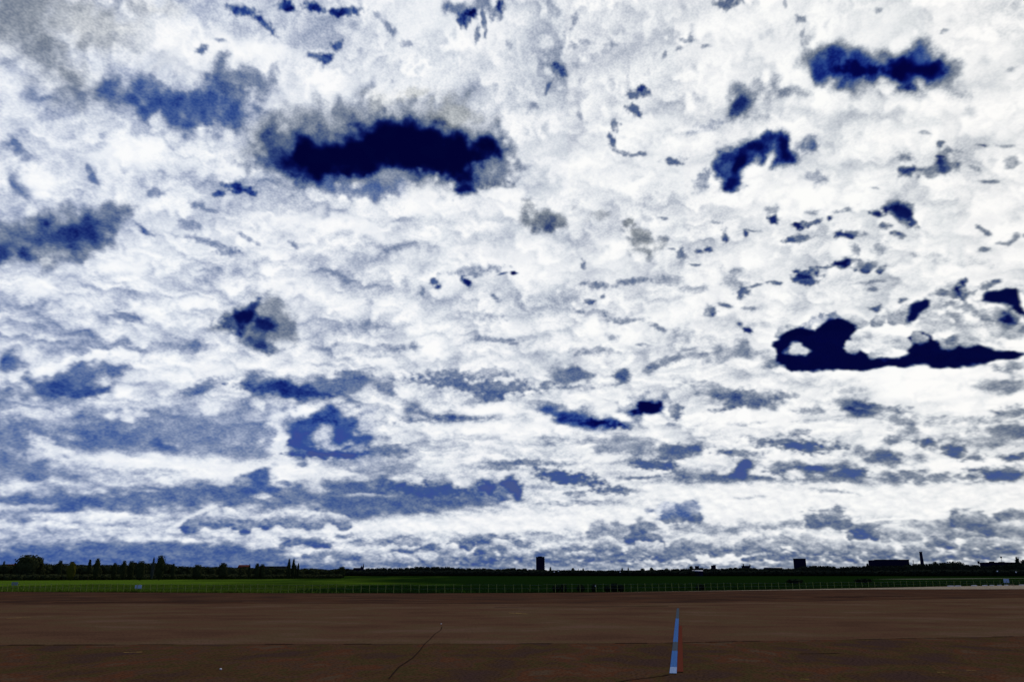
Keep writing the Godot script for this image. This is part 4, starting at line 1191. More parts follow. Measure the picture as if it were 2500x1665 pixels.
func setting():
	structure("ground", sheet_mesh(PackedVector2Array([Vector2(-9000, -9000), Vector2(9000, -9000), Vector2(9000, 3000), Vector2(-9000, 3000)]), -0.06), M.earth)
	# the apron: three paving lanes, laid side by side
	var near := PackedVector2Array([Vector2(-260, 160), Vector2(-260, -16), Vector2(-80, -20.2), Vector2(-13.3, -22.0), Vector2(0, -22.45), Vector2(3.8, -22.6), Vector2(7.3, -23.4), Vector2(15.1, -25.05), Vector2(80, -38), Vector2(260, -74), Vector2(260, 160)])
	var tarmac := structure("tarmac", sheet_mesh(near, 0.0, Vector2(23, 37)), M.tarmac)
	var middle := PackedVector2Array([Vector2(-260, -16), Vector2(-260, -49), Vector2(-60, -51), Vector2(0, -52), Vector2(18, -55.8), Vector2(32, -62.3), Vector2(110, -98), Vector2(260, -164), Vector2(260, -74), Vector2(80, -38), Vector2(15.1, -25.05), Vector2(7.3, -23.4), Vector2(3.8, -22.6), Vector2(0, -22.45), Vector2(-13.3, -22.0), Vector2(-80, -20.2)])
	structure("tarmac_lane", sheet_mesh(middle, 0.004, Vector2(43, 29)), M.pale_lane)
	var outer := PackedVector2Array([Vector2(-260, -49), Vector2(-260, -120)])
	for q in EDGE:
		outer.append(q)
	outer.append_array([Vector2(260, -270), Vector2(260, -164), Vector2(110, -98), Vector2(32, -62.3), Vector2(18, -55.8), Vector2(0, -52), Vector2(-60, -51)])
	structure("tarmac_lane_001", sheet_mesh(outer, 0.002, Vector2(46, 22)), M.dark_lane)
	# pale concrete along the far right rim
	var rim := PackedVector2Array()
	for i in range(8, EDGE.size()):
		rim.append(EDGE[i])
	rim.append_array([Vector2(210, -205), Vector2(118, -134), Vector2(84, -112), Vector2(61, -104), Vector2(44, -103.5), Vector2(30.5, -97.5), Vector2(18.4, -90.2)])
	structure("concrete_strip", sheet_mesh(rim, 0.010, Vector2(20, 20)), M.concrete)
	# tar in the joint between the lanes, and cracks
	var rng := RandomNumberGenerator.new()
	rng.seed = 12
	var joint := [Vector2(-40, -21.3), Vector2(-13.3, -22.0), Vector2(0, -22.45), Vector2(3.8, -22.6), Vector2(7.3, -23.4), Vector2(15.1, -25.05), Vector2(40, -30)]
	for i in joint.size() - 1:
		var a: Vector2 = joint[i]
		var b: Vector2 = joint[i + 1]
		var n := int(a.distance_to(b) / 1.1)
		for k in n:
			if rng.randf() < 0.62:
				var f := (k + rng.randf_range(0.0, 0.3)) / n
				var g := f + rng.randf_range(0.4, 0.9) / n
				part("tar_joint", strip(PackedVector2Array([a.lerp(b, f) + Vector2(0, rng.randf_range(-0.03, 0.03)), a.lerp(b, (f + g) * 0.5) + Vector2(0, rng.randf_range(-0.05, 0.05)), a.lerp(b, g) + Vector2(0, rng.randf_range(-0.03, 0.03))]), rng.randf_range(0.03, 0.14), 0.008), M.tar, tarmac)
	for c in [[Vector2(-2.15, -15.0), Vector2(-2.4, -29.5), 0.03, 0.010], [Vector2(1.2, -14.0), Vector2(2.9, -15.6), 0.04, 0.010], [Vector2(12, -61.0), Vector2(20, -63.2), 0.35, 0.012], [Vector2(24, -66.5), Vector2(33, -70.5), 0.4, 0.012], [Vector2(27, -70), Vector2(30, -71), 0.35, 0.012], [Vector2(6.6, -19.6), Vector2(7.6, -19.8), 0.07, 0.010], [Vector2(-30, -55), Vector2(-18, -56), 0.5, 0.012], [Vector2(-1, -47), Vector2(9, -48.5), 0.3, 0.012]]:
		var line := PackedVector2Array()
		for k in 9:
			var q: Vector2 = c[0].lerp(c[1], k / 8.0)
			line.append(q + Vector2(rng.randf_range(-1, 1), rng.randf_range(-1, 1)) * 0.06)
		part("crack", strip(line, c[2], c[3]), M.tar, tarmac)
	# painted marks
	var foot := Vector2(2.955, -15.75)
	var head := Vector2(12.6, -63.3)
	var cuts := [[0.0, 0.022, "white"], [0.022, 0.095, "blue"], [0.095, 0.15, "worn"], [0.15, 0.235, "blue"], [0.235, 0.40, "blue"], [0.40, 0.62, "worn"]]
	for c in cuts:
		var a := foot.lerp(head, c[0])
		var b := foot.lerp(head, c[1])
		part("painted_line", strip(PackedVector2Array([a, b]), 0.13, 0.016, Vector2(1.5, 0.4)), M[c[2] + "_paint"], tarmac)
	var beside := Vector2(0.135, -0.03)
	part("painted_line", strip(PackedVector2Array([foot.lerp(head, 0.005) + beside, foot.lerp(head, 0.30) + beside]), 0.115, 0.014, Vector2(1.5, 0.4)), M.red_paint, tarmac)
	for d in [[Vector2(-20.9, -34.9), Vector2(-20.5, -36.0), 0.07, 3], [Vector2(-9.05, -19.86), Vector2(-8.66, -19.98), 0.05, 3], [Vector2(-0.16, -39.9), Vector2(0.79, -38.8), 0.10, 3], [Vector2(8.62, -16.28), Vector2(8.80, -16.24), 0.03, 2], [Vector2(7.9, -15.95), Vector2(8.04, -15.9), 0.02, 2], [Vector2(5.0, -14.93), Vector2(5.15, -14.9), 0.02, 2]]:
		for k in d[3]:
			var a: Vector2 = d[0].lerp(d[1], (k + 0.02) / d[3])
			var b: Vector2 = d[0].lerp(d[1], (k + rng.randf_range(0.75, 0.98)) / d[3])
			part("paint_dash", strip(PackedVector2Array([a, b]), d[2] * rng.randf_range(0.5, 1.0), 0.014), M.yellow_paint, tarmac)
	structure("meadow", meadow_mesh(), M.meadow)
	structure("path", strip(PackedVector2Array([Vector2(150, -330), Vector2(230, -395), Vector2(330, -430), Vector2(520, -470)]), 16.0, 0.034), M.path)
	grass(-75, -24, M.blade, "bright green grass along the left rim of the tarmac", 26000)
	grass(-24, 130, M.shaded_blade, "grass painted a shaded green along the right rim of the tarmac", 34000)


func meadow_mesh() -> ArrayMesh:
	# from the rim of the apron to the woods and beyond; grass colour carries painted shade, deepening raggedly to the right
	var breakup := noise(91, 0.035, 4)
	var st := SurfaceTool.new()
	st.begin(Mesh.PRIMITIVE_TRIANGLES)
	var cols := 230
	var rows := 44
	for j in rows + 1:
		var back := 0.0 if j == 0 else 0.8 * pow(1.205, j) + 1.2 * j
		for i in cols + 1:
			var x0 := lerpf(-110.0, 200.0, float(i) / cols)
			var x := x0 * (1.0 + back / 105.0)
			var z := edge_z(x0) - back
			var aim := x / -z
			var painted_light := clampf(0.5 - (aim + 0.27) * 3.6 + 0.9 * breakup.get_noise_2d(x, z * 0.4), 0.0, 1.0)
			var c := Color(0.008, 0.026, 0.006).lerp(Color(0.085, 0.150, 0.014), painted_light)
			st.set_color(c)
			st.set_normal(Vector3.UP)
			st.set_uv(Vector2(x, z) / 37.0)
			st.set_uv2(Vector2(x, z) / 2.7)
			st.add_vertex(Vector3(x, 0.02, z))
	for j in rows:
		for i in cols:
			var a := j * (cols + 1) + i
			for k in [a, a + cols + 2, a + 1, a, a + cols + 1, a + cols + 2]:
				st.add_index(k)
	return st.commit()


func grass(x0: float, x1: float, m: Material, label: String, count: int):
	var rng := RandomNumberGenerator.new()
	rng.seed = count
	var st := SurfaceTool.new()
	st.begin(Mesh.PRIMITIVE_TRIANGLES)
	for k in 7:
		var a := TAU * k / 7.0 + rng.randf() * 0.6
		var side := Vector3(-sin(a), 0, cos(a)) * 0.025
		var foot := Vector3(cos(a), 0, sin(a)) * rng.randf_range(0.02, 0.14)
		var tip := foot * rng.randf_range(1.5, 2.6) + Vector3(0, rng.randf_range(0.6, 1.0), 0)
		for v in [foot - side, tip, foot + side]:
			st.set_normal(Vector3(cos(a) * 0.4, 0.8, sin(a) * 0.4).normalized())
			st.add_vertex(v)
	var mm := MultiMesh.new()
	mm.transform_format = MultiMesh.TRANSFORM_3D
	mm.mesh = st.commit()
	mm.instance_count = count
	var clump := noise(77, 0.12, 3)
	for i in count:
		var x := rng.randf_range(x0, x1)
		var back := pow(rng.randf(), 1.8) * 55.0
		var at := Vector3(x, 0.02, edge_z(x) - 0.12 - back)
		var s := rng.randf_range(0.10, 0.22) * (1.0 + 0.7 * clump.get_noise_2d(at.x, at.z * 0.5))
		mm.set_instance_transform(i, Transform3D(Basis(Vector3.UP, rng.randf() * TAU).scaled(Vector3(s * 1.6, s, s * 1.6)), at))
	var o := MultiMeshInstance3D.new()
	o.name = numbered("grass")
	o.multimesh = mm
	o.material_override = m
	o.set_meta("kind", "stuff")
	o.set_meta("label", label)
	o.set_meta("category", "grass")
	add_child(o)


func fence():
	var rng := RandomNumberGenerator.new()
	rng.seed = 5
	var f := base("stake_fence", Vector3.ZERO, "low fence of thin pale stakes between the tarmac and the meadow", "fence")
	var stake := tube_mesh(0.035, 0.028, 1.0, 6)
	var spacing := [Vector2(-60, 0.60), Vector2(-34, 0.80), Vector2(0, 0.86), Vector2(18, 0.98), Vector2(45, 1.7), Vector2(64, 2.1), Vector2(110, 2.6)]
	var x := -61.0
	var heads: Array[Vector3] = []
	while x < 105.0:
		var tall := rng.randf_range(0.76, 0.86)
		var at := Vector3(x, 0.02, edge_z(x) - 0.45)
		var p := part("post", stake, M.stake, f, at + Vector3(0, tall * 0.5 - 0.04, 0))
		p.scale = Vector3(1, tall + 0.08, 1)
		p.rotation = Vector3(rng.randf_range(-0.04, 0.04), 0, rng.randf_range(-0.05, 0.05))
		heads.append(at + Vector3(0, tall, 0))
		var s := 2.6
		for i in spacing.size() - 1:
			if x <= spacing[i + 1].x:
				s = lerpf(spacing[i].y, spacing[i + 1].y, clampf((x - spacing[i].x) / (spacing[i + 1].x - spacing[i].x), 0.0, 1.0))
				break
		x += s * rng.randf_range(0.94, 1.06) * cos(atan2(edge_z(x + 1.0) - edge_z(x), 1.0))
	for level in [0.92, 0.5]:
		var st := SurfaceTool.new()
		st.begin(Mesh.PRIMITIVE_TRIANGLES)
		for i in heads.size() - 1:
			var a := Vector3(heads[i].x, heads[i].y * level, heads[i].z + 0.036)
			var b := Vector3(heads[i + 1].x, heads[i + 1].y * level, heads[i + 1].z + 0.036)
			var r := 0.006
			for side in [[Vector3(0, r, 0), Vector3(0, -r, 0)], [Vector3(0, 0, r), Vector3(0, 0, -r)]]:
				for v in [a + side[0], b + side[0], b + side[1], a + side[0], b + side[1], a + side[1]]:
					st.add_vertex(v)
		st.generate_normals()
		part("wire", st.commit(), M.wire, f)


# ---------------------------------------------------------------- trees
func crown(kind: String, seed_: int, leaves: int, leaf: float) -> ArrayMesh:
	# unit crown: one metre high from the ground, one metre wide
	var rng := RandomNumberGenerator.new()
	rng.seed = seed_
	var n := noise(seed_, 2.6, 4)
	var st := SurfaceTool.new()
	st.begin(Mesh.PRIMITIVE_TRIANGLES)
	var rows := 12
	var cols := 16
	var at := func(u: float, v: float) -> Vector3:
		var a := u * TAU
		var y := 0.0
		var r := 0.0
		match kind:
			"column":
				y = 0.06 + 0.94 * v
				r = 0.62 * pow(sin(PI * clampf(0.10 + 0.88 * v, 0.0, 1.0)), 0.6) * (1.0 - 0.3 * v)
			"cone":
				y = 0.05 + 0.95 * v
				r = 0.75 * pow(1.0 - v, 0.8) + 0.01
			"dome":
				y = 0.04 + 0.96 * (0.5 - 0.5 * cos(PI * v))
				r = 0.5 * pow(sin(PI * v), 0.55)
			"tall":
				y = 0.06 + 0.94 * (0.5 - 0.5 * cos(PI * v))
				r = 0.48 * pow(sin(PI * v), 0.62)
			"sparse":
				y = 0.35 + 0.65 * (0.5 - 0.5 * cos(PI * v))
				r = 0.30 * pow(sin(PI * v), 0.8)
			_:
				y = 0.08 + 0.92 * (0.5 - 0.5 * cos(PI * v))
				r = 0.5 * pow(sin(PI * v), 0.72)
		var d := Vector3(cos(a), 0, sin(a))
		var k := 0.92 + 0.45 * n.get_noise_3d(d.x * 0.9, y * 2.2, d.z * 0.9)
		return Vector3(d.x * r * k, y * (0.97 + 0.03 * k) if v < 0.98 else y, d.z * r * k)
	for i in cols:
		for j in rows:
			var u0 := float(i) / cols
			var u1 := float(i + 1) / cols
			var v0 := float(j) / rows
			var v1 := float(j + 1) / rows
			var q := [at.call(u0, v0), at.call(u1, v0), at.call(u1, v1), at.call(u0, v1)]
			for k in [0, 2, 1, 0, 3, 2]:
				st.add_vertex(q[k] * Vector3(0.84, 0.95, 0.84))
	for i in leaves:
		var p: Vector3 = at.call(rng.randf(), pow(rng.randf(), 0.75))
		p *= rng.randf_range(0.80, 1.05)
		p.y = minf(p.y, 1.0)
		var a := Vector3(rng.randf_range(-1, 1), rng.randf_range(-1, 1), rng.randf_range(-1, 1)).normalized() * leaf
		var b := a.cross(Vector3(rng.randf_range(-1, 1), rng.randf_range(-1, 1), rng.randf_range(-1, 1)).normalized()) * 0.9
		for v in [p - a, p + b, p + a, p - a, p + a, p - b]:
			st.add_vertex(v)
	st.generate_normals()
	return st.commit()


func make_tree(kind: String, at: Vector3, h: float, w: float, m: Material, label: String, group := "", pick := 0, far := false):
	var names := {"column": "poplar_tree", "cone": "conifer_tree"}
	var t := base(names.get(kind, "broadleaf_tree"), at, label, "tree", group)
	var key := kind + str(pick % 3) + ("far" if far else "")
	if not crowns.has(key):
		crowns[key] = crown(kind, 100 + hash(key) % 1000, 420 if far else 1100, 0.055 if far else 0.034)
	var tr := part("trunk", trunk_mesh, M.bark, t)
	tr.scale = Vector3(minf(w, h) * 0.9, h * 0.72, minf(w, h) * 0.9)
	var c := part("crown", crowns[key], m, t)
	c.scale = Vector3(w, h, w)
	c.rotation.y = pick * 1.7


func bough_mesh() -> ArrayMesh:
	# a tapered trunk with four limbs, one metre high
	var st := SurfaceTool.new()
	st.begin(Mesh.PRIMITIVE_TRIANGLES)
	var bars := [[Vector3(0, -0.02, 0), Vector3(0.01, 1, 0), 0.05, 0.014], [Vector3(0, 0.35, 0), Vector3(0.22, 0.75, 0.05), 0.025, 0.008], [Vector3(0, 0.45, 0), Vector3(-0.2, 0.85, -0.08), 0.022, 0.008], [Vector3(0, 0.5, 0), Vector3(0.04, 0.9, -0.22), 0.02, 0.008], [Vector3(0, 0.4, 0), Vector3(-0.05, 0.8, 0.22), 0.02, 0.008]]
	for b in bars:
		var along: Vector3 = (b[1] - b[0]).normalized()
		var s := along.cross(Vector3(0.3, 0.1, 0.9)).normalized()
		var t := along.cross(s)
		for k in 7:
			var a0 := TAU * k / 7.0
			var a1 := TAU * (k + 1) / 7.0
			var e0 := s * cos(a0) + t * sin(a0)
			var e1 := s * cos(a1) + t * sin(a1)
			var q := [b[0] + e0 * b[2], b[0] + e1 * b[2], b[1] + e1 * b[3], b[1] + e0 * b[3]]
			for i in [0, 1, 2, 0, 2, 3]:
				st.add_vertex(q[i])
	st.generate_normals()
	return st.commit()


func slope_at(line: Array, x: float) -> float:
	for i in line.size() - 1:
		if x <= line[i + 1].x:
			return lerpf(line[i].y, line[i + 1].y, clampf((x - line[i].x) / (line[i + 1].x - line[i].x), 0.0, 1.0))
	return line[-1].y


func trees():
	trunk_mesh = bough_mesh()
	var i := 0
	for t in LONE_TREES:
		var m: Material = M.leaf if t[2] > -600.0 else M.far_leaf
		if "olive" in t[5]:
			m = M.olive_leaf
		elif "pale" in t[5]:
			m = M.pale_leaf
		make_tree(t[0], Vector3(t[1], 0, t[2]), t[3], t[4], m, t[5], "", i, t[2] < -600.0)
		i += 1
	var rng := RandomNumberGenerator.new()
	rng.seed = 7
	var x: float = LEFT_BELT[0].x
	while x < LEFT_BELT[-1].x:
		var run := clampf((x + 0.62) / 0.42, 0.0, 1.0)
		var d := 258.0 + pow(run, 1.6) * 170.0 + rng.randf() * 16.0
		var w := rng.randf_range(3.4, 6.4) * sqrt(d / 262.0)
		var h := EYE + (slope_at(LEFT_BELT, x) - rng.randf_range(-0.0004, 0.0014)) * d
		make_tree(["round", "dome", "dome", "tall"][rng.randi() % 4], Vector3(x * d, 0, -d), h, w, M.leaf, "dark leafy tree in the close belt behind the left meadow", "trees of the dark belt behind the left meadow", i)
		x += w / d * 0.42
		i += 1
	x = FAR_WOOD[0].x
	while x < FAR_WOOD[-1].x:
		var d := (1010.0 if x < 0.475 else 880.0) + rng.randf() * 45.0
		var w := rng.randf_range(8.0, 12.5)
		var h := EYE + (slope_at(FAR_WOOD, x) - rng.randf_range(-0.0002, 0.0006)) * d
		make_tree(["round", "dome", "dome"][rng.randi() % 3], Vector3(x * d, 0, -d), h, w, M.far_leaf, "black far-off tree in the low wood along the horizon", "trees of the far dark wood along the horizon", i, true)
		x += w / d * 0.6
		i += 1
	# undergrowth that closes the foot of both belts
	thicket(LEFT_BELT, 250.0, 390.0, 1.1, 2.6, M.leaf, "dark undergrowth closing the foot of the left tree belt", 900)
	thicket(FAR_WOOD, 985.0, 985.0, 4.5, 9.0, M.far_leaf, "black undergrowth closing the foot of the far wood", 900)


func thicket(line: Array, d0: float, d1: float, small: float, large: float, m: Material, label: String, count: int):
	var rng := RandomNumberGenerator.new()
	rng.seed = count + int(d0)
	var mm := MultiMesh.new()
	mm.transform_format = MultiMesh.TRANSFORM_3D
	mm.mesh = crown("dome", 71, 160, 0.09)
	mm.instance_count = count
	for i in count:
		var f := (i + rng.randf()) / count
		var x := lerpf(line[0].x, line[-1].x, f)
		var d := lerpf(d0, d1, pow(f, 1.6)) + rng.randf_range(0.0, 6.0)
		if line == FAR_WOOD and x > 0.475:
			d -= 130.0
		var s := rng.randf_range(small, large)
		mm.set_instance_transform(i, Transform3D(Basis(Vector3.UP, rng.randf() * TAU).scaled(Vector3(s * 1.5, s * 0.75, s * 1.5)), Vector3(x * d, 0, -d)))
	var o := MultiMeshInstance3D.new()
	o.name = numbered("undergrowth")
	o.multimesh = mm
	o.material_override = m
	o.set_meta("kind", "stuff")
	o.set_meta("label", label)
	o.set_meta("category", "undergrowth")
	add_child(o)


# ---------------------------------------------------------------- buildings
func block(called: String, x: float, z: float, w: float, h: float, deep: float, floors: int, bays: int, wall: Material, label: String, turn := 0.0) -> Node3D:
	var b := base(called, Vector3(x, 0, z), label, "building")
	b.rotation.y = turn
	part("wall", box_mesh(w, h, deep), wall, b, Vector3(0, h * 0.5, 0))
	part("roof", box_mesh(w + 0.5, 0.6, deep + 0.5), M.dark_roof, b, Vector3(0, h + 0.3, 0))
	var fh := h / floors
	var bw := w / bays
	var pane := box_mesh(bw * 0.6, fh * 0.45, 0.16)
	for i in floors:
		for j in bays:
			part("window", pane, M.dark_pane, b, Vector3((j + 0.5) * bw - w * 0.5, (i + 0.55) * fh, deep * 0.5 + 0.04))
	return b


func gable(w: float, h: float, deep: float) -> ArrayMesh:
	# ridge along x
	var st := SurfaceTool.new()
	st.begin(Mesh.PRIMITIVE_TRIANGLES)
	var a := Vector3(-w * 0.5, 0, deep * 0.5)
	var b := Vector3(w * 0.5, 0, deep * 0.5)
	var c := Vector3(w * 0.5, 0, -deep * 0.5)
	var d := Vector3(-w * 0.5, 0, -deep * 0.5)
	var e := Vector3(-w * 0.5, h, 0)
	var f := Vector3(w * 0.5, h, 0)
	for v in [a, f, b, a, e, f, c, e, d, c, f, e, b, f, c, d, e, a, a, b, c, a, c, d]:
		st.add_vertex(v)
	st.generate_normals()
	return st.commit()


func house(x: float, z: float, w: float, h: float, wall: Material, roof: Material, label: String, turn := 0.0):
	var b := base("house", Vector3(x, 0, z), label, "house")
	b.rotation.y = turn
	var deep := minf(w, 9.0)
	var rise := minf(h * 0.36, 3.6)
	part("wall", box_mesh(w, h - rise, deep), wall, b, Vector3(0, (h - rise) * 0.5, 0))
	var r := part("roof", gable(w + 0.6, rise, deep + 0.8), roof, b, Vector3(0, h - rise + 0.003, 0))
	part("chimney", box_mesh(0.7, 1.2, 0.7), M.dark_roof, r, Vector3(w * 0.28, rise * 0.85, -0.3))
	for j in 3:
		part("window", box_mesh(1.0, 1.3, 0.12), M.dark_pane, b, Vector3((j - 1) * w * 0.3, (h - rise) * 0.66, deep * 0.5 + 0.02))


func mast(x: float, z: float, h: float, r: float, label: String, knob := false):
	var b := base("mast", Vector3(x, 0, z), label, "mast")
	part("pole", tube_mesh(r, r * 0.6, h, 8), M.dark_wall, b, Vector3(0, h * 0.5, 0))
	for k in 3:
		part("crossbar", box_mesh(r * 5.0, r * 0.7, r * 0.7), M.dark_wall, b, Vector3(0, h * (0.94 - 0.07 * k), 0))
	if knob:
		part("antenna_head", box_mesh(r * 5.0, r * 8.0, r * 5.0), M.dark_wall, b, Vector3(0, h - r * 2.0, 0))


func buildings():
	var t := block("tower_block", 51.25, -1500, 14.9, 32.0, 14.0, 10, 5, M.dark_wall, "dark tower block, tallest building left of the horizon's middle right", 0.0)
	t.set_meta("label", "slim dark tower block alone near the middle of the horizon")
	part("plant_room", box_mesh(6.5, 1.0, 6), M.dark_roof, t, Vector3(-0.5, 33.1, 0))
	for k in 9:
		part("balcony", box_mesh(0.9, 1.1, 5.0), M.dark_roof, t, Vector3(7.85, 3.2 * (k + 1), 1.0))
	t = block("office_block", 486.7, -1400, 20.0, 26.8, 14.0, 7, 6, M.dark_wall, "square dark block standing clear above the wood right of centre", -0.33)
	part("parapet", box_mesh(20.6, 0.5, 0.4), M.dark_roof, t, Vector3(0, 27.6, 7.05))
	t = block("factory_hall", 591.6, -1300, 51.4, 23.0, 30.0, 2, 12, M.dark_wall, "long flat-roofed dark hall left of the tall chimney", -0.10)
	part("parapet", box_mesh(52.4, 0.7, 0.4), M.dark_roof, t, Vector3(0, 23.9, 15.0))
	var c := base("factory_chimney", Vector3(619.4, 0, -1250), "tall slightly tapered chimney right of the long dark hall", "chimney")
	part("shaft", tube_mesh(3.2, 1.9, 34.0, 20), M.dark_wall, c, Vector3(0, 17.0, 0))
	part("rim", tube_mesh(2.3, 2.3, 1.1, 20), M.dark_roof, c, Vector3(0, 34.4, 0))
	mast(582, -1200, 22.3, 0.42, "thin mast between the long hall and the tall chimney")
	mast(676.5, -1200, 19.6, 0.42, "thin mast over the trees left of the low right-hand building", true)
	t = block("low_building", 559.9, -950, 37.1, 14.6, 16.0, 3, 9, M.dark_wall, "wide low dark building near the right edge with a mast on it", -0.05)
	part("roof_box", box_mesh(4, 1.1, 4), M.dark_roof, t, Vector3(-9, 15.7, 0))
	part("roof_box", box_mesh(5, 0.7, 4), M.dark_roof, t, Vector3(2, 15.5, 0))
	mast(563.0, -951, 21.3, 0.25, "hair-thin mast with a small head on the low right-hand building", true)
	# a church: nave and pointed tower
	c = base("church", Vector3(-183, 0, -1000), "small church with a pointed spire on the skyline left of centre", "church")
	part("nave", box_mesh(9.0, 7.0, 7.0), M.dark_wall, c, Vector3(-3.4, 3.5, 0))
	part("roof", gable(9.4, 2.6, 7.4), M.dark_roof, c, Vector3(-3.4, 7.003, 0))
	part("tower", box_mesh(3.6, 10.6, 3.6), M.dark_wall, c, Vector3(2.4, 5.3, 0.4))
	part("spire", tube_mesh(1.0, 0.05, 4.6, 8), M.dark_roof, c, Vector3(3.6, 12.6, 0.4))
	part("spire", tube_mesh(0.7, 0.05, 2.2, 8), M.dark_roof, c, Vector3(1.5, 11.6, 0.4))
	block("small_block", 256.6, -1150, 4.6, 12.6, 5.0, 3, 2, M.dark_wall, "tiny square dark block right of a round tree, over the white shed")
	block("silo_block", 277.9, -1150, 2.9, 13.4, 3.0, 3, 1, M.dark_wall, "left and lower of two tiny dark blocks standing together")
	block("silo_block", 281.2, -1150, 2.6, 14.0, 3.0, 3, 1, M.dark_wall, "right and higher of two tiny dark blocks standing together")
	t = block("workshop", 324.1, -1150, 9.1, 12.9, 8.0, 2, 3, M.dark_wall, "small dark workshop with a stub chimney between two wood edges")
	part("chimney", tube_mesh(0.9, 0.7, 3.0, 10), M.dark_roof, t, Vector3(-2.9, 14.6, 0))
	mast(330.3, -1150, 15.6, 0.6, "short thick mast right beside the small dark workshop")
	c = base("white_roofed_shed", Vector3(219.4, 0, -985), "low shed whose white roof shows as a bright streak in the wood", "shed")
	part("wall", box_mesh(13.0, 5.6, 6.0), M.dark_wall, c, Vector3(0, 2.8, 0))
	part("roof", gable(13.6, 1.2, 6.6), M.pale_roof, c, Vector3(0, 5.603, 0))
	part("door", box_mesh(2.4, 3.0, 0.1), M.dark_pane, c, Vector3(2.0, 1.5, 3.03))
	c = base("pale_roofed_hall", Vector3(362.0, 0, -1150), "long hall with a thin pale roof line left of the square block", "hall")
	part("wall", box_mesh(22.5, 10.7, 12.0), M.dark_wall, c, Vector3(0, 5.35, 0))
	part("roof", gable(23.0, 0.9, 12.6), M.pale_roof, c, Vector3(0, 10.703, 0))
	part("door", box_mesh(4.0, 4.2, 0.1), M.dark_pane, c, Vector3(-3, 2.1, 6.03))
	house(-226.4, -700, 8.4, 9.6, M.grey_wall, M.red_roof, "house with a dull red roof behind the belt left of the poplars")
	house(-212.0, -704, 5.0, 8.6, M.grey_wall, M.red_roof, "smaller red-roofed house right beside the other red roof")
	house(-423.0, -700, 9.8, 10.2, M.grey_wall, M.red_roof, "dark red-roofed house at the far left by the narrow tree")
	house(-391.0, -700, 9.6, 9.6, M.grey_wall, M.dark_roof, "grey house showing right of the large domed tree")
	house(-259.8, -700, 7.2, 7.6, M.grey_wall, M.pale_roof, "low house with a light roof between the left trees")
	house(-320.0, -700, 5.0, 11.6, M.grey_wall, M.dark_roof, "tall narrow grey house among the group of three trees")
	t = block("flat_building", -198.3, -700, 18.0, 7.9, 9.0, 2, 6, M.grey_wall, "long flat-roofed building between the red roof and the poplars")


func shrub(x: float, z: float, h: float, w: float, label: String, pick: int):
	var b := base("shrub", Vector3(x, 0.0, z), label, "shrub")
	if not crowns.has("shrub" + str(pick % 2)):
		crowns["shrub" + str(pick % 2)] = crown("dome" if pick % 2 else "round", 300 + pick, 700, 0.06)
	var f := part("foliage", crowns["shrub" + str(pick % 2)], M.shrub, b)
	f.scale = Vector3(w, h, w)
	f.rotation.y = pick * 1.3
	var s := part("stem", trunk_mesh, M.bark, b)
	s.scale = Vector3(w * 0.6, h * 0.7, w * 0.6)


func board(x: float, z: float, w: float, h: float, low: float, m: Material, label: String):
	var b := base("sign_board", Vector3(x, 0.0, z), label, "sign")
	part("board", box_mesh(w, h, 0.04), m, b, Vector3(0, low + h * 0.5, 0))
	for s in [-1, 1]:
		part("post", box_mesh(0.05, low + h, 0.05), M.stake, b, Vector3(s * w * 0.38, (low + h) * 0.5, -0.05))


func lamp(x: float, z: float, h: float, label: String):
	var b := base("mast_light", Vector3(x, 0.0, z), label, "lamp")
	part("pole", tube_mesh(0.12, 0.08, h, 8), M.dark_wall, b, Vector3(0, h * 0.5, 0))
	var s := SphereMesh.new()
	s.radius = 0.75
	s.height = 1.3
	s.radial_segments = 14
	s.rings = 8
	part("lamp_head", s, M.white, b, Vector3(0, h, 0))
	part("bracket", box_mesh(0.5, 0.12, 0.12), M.dark_wall, b, Vector3(0, h - 0.72, 0))


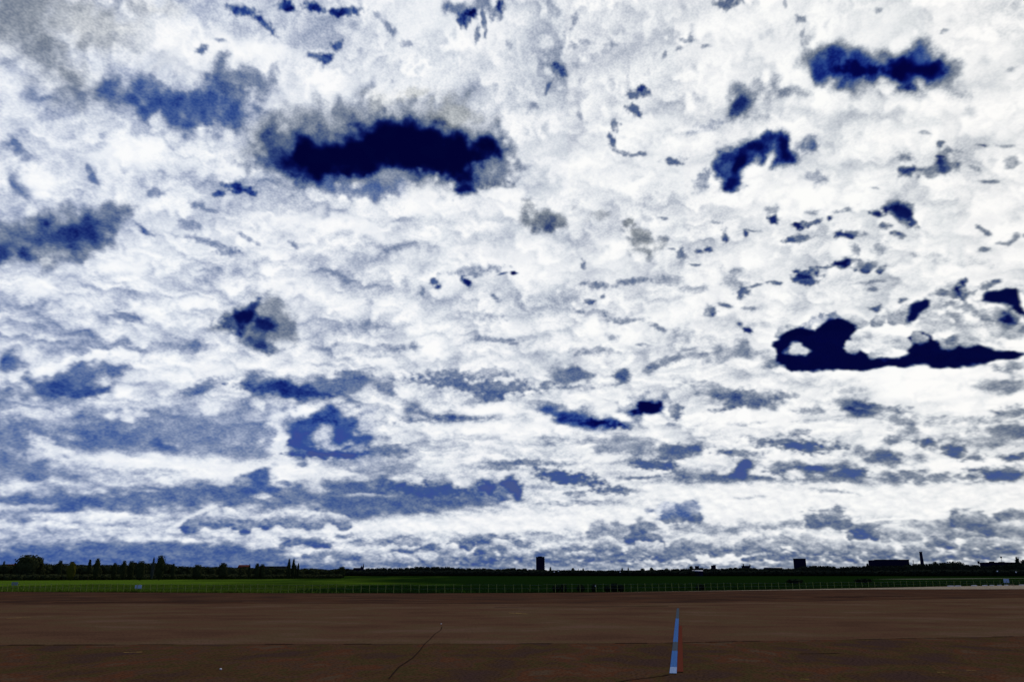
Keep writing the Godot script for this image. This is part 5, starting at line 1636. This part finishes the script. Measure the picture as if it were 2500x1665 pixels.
func small_things():
	shrub(4.5, -84.9, 0.72, 0.85, "leftmost dark shrub by the fence right of centre", 0)
	shrub(5.25, -85.1, 0.80, 0.7, "second dark shrub from the left by the fence right of centre", 1)
	shrub(7.1, -86.2, 0.74, 0.85, "lone round dark shrub in the middle of the fence shrubs", 2)
	shrub(8.55, -86.6, 0.80, 0.62, "dark shrub with a white marker standing at it", 3)
	shrub(10.0, -87.2, 0.62, 0.8, "low dark shrub starting the right-hand clump at the fence", 4)
	shrub(10.75, -87.6, 0.86, 1.0, "tallest dark shrub of the right-hand clump at the fence", 5)
	shrub(11.5, -88.0, 0.72, 0.75, "rightmost dark shrub of the clump at the fence", 6)
	shrub(21.3, -94.4, 0.66, 1.1, "wide dark shrub at the fence right of the blue painted line", 7)
	shrub(56.0, -165.0, 0.9, 3.4, "broad dark bush in the meadow behind the right-hand fence", 8)
	shrub(78.0, -185.0, 0.9, 4.0, "long low bush in the meadow under the long dark hall", 9)
	board(-38.6, -86.2, 0.68, 0.36, 0.36, M.sign, "pale blue sign board on the fence at the left")
	board(-68.0, -114.0, 0.86, 0.42, 0.34, M.grey_sign, "dim grey sign board in the grass at the far left")
	board(85.0, -143.2, 0.95, 0.62, 0.42, M.sign, "pale sign board on a dark foot by the right-hand rim")
	var m := base("marker", Vector3(8.65, 0.0, -86.25), "small white marker on a stick in front of a dark shrub", "marker")
	part("stick", tube_mesh(0.02, 0.02, 0.62, 6), M.stake, m, Vector3(0, 0.31, 0))
	part("plate", box_mesh(0.1, 0.14, 0.03), M.white, m, Vector3(0, 0.62, 0.02))
	lamp(48.8, -960, 4.5, "white dot of a lamp just right of the tower block's conifer")
	lamp(53.9, -965, 5.4, "second white dot of a lamp right of the tower block's conifer")
	lamp(125.0, -960, 4.5, "lone white lamp dot left of the pair of pointed trees")
	lamp(497.0, -850, 4.9, "left white lamp dot below the low right-hand building")
	lamp(516.0, -850, 4.1, "right white lamp dot below the low right-hand building")
	# kerb stones along the right-hand rim, some coloured near white for their glints
	var kerb := Node3D.new()
	kerb.name = "kerb"
	kerb.set_meta("kind", "structure")
	add_child(kerb)
	var rng := RandomNumberGenerator.new()
	rng.seed = 9
	var stone := box_mesh(1.6, 0.12, 0.3)
	var x := 64.0
	while x < 104.0:
		var z := edge_z(x)
		if rng.randf() < 0.8:
			var k := part("kerb_stone", stone, M.chip if rng.randf() < 0.55 else M.concrete, kerb, Vector3(x, 0.06 + rng.randf() * 0.03, z + 0.25))
			k.rotation.y = -atan2(edge_z(x + 0.5) - z, 0.5)
			k.scale = Vector3(rng.randf_range(0.5, 1.0), 1, 1)
		x += rng.randf_range(1.4, 2.2)
	# light chips of stone lying on the tarmac
	var chip := SphereMesh.new()
	chip.radius = 0.5
	chip.height = 0.7
	chip.radial_segments = 8
	chip.rings = 4
	for q in [[-5.57, -16.4, 0.05, "white pebble on the tarmac at the lower left"], [9.9, -16.4, 0.035, "white pebble on the tarmac at the lower right"], [-2.6, -31.0, 0.05, "white pebble on the tarmac by the long crack"]]:
		var p := base("pebble", Vector3(q[0], 0.0, q[1]), q[3], "pebble")
		part("stone", chip, M.chip, p, Vector3(0, q[2] * 0.33, 0)).scale = Vector3.ONE * q[2]
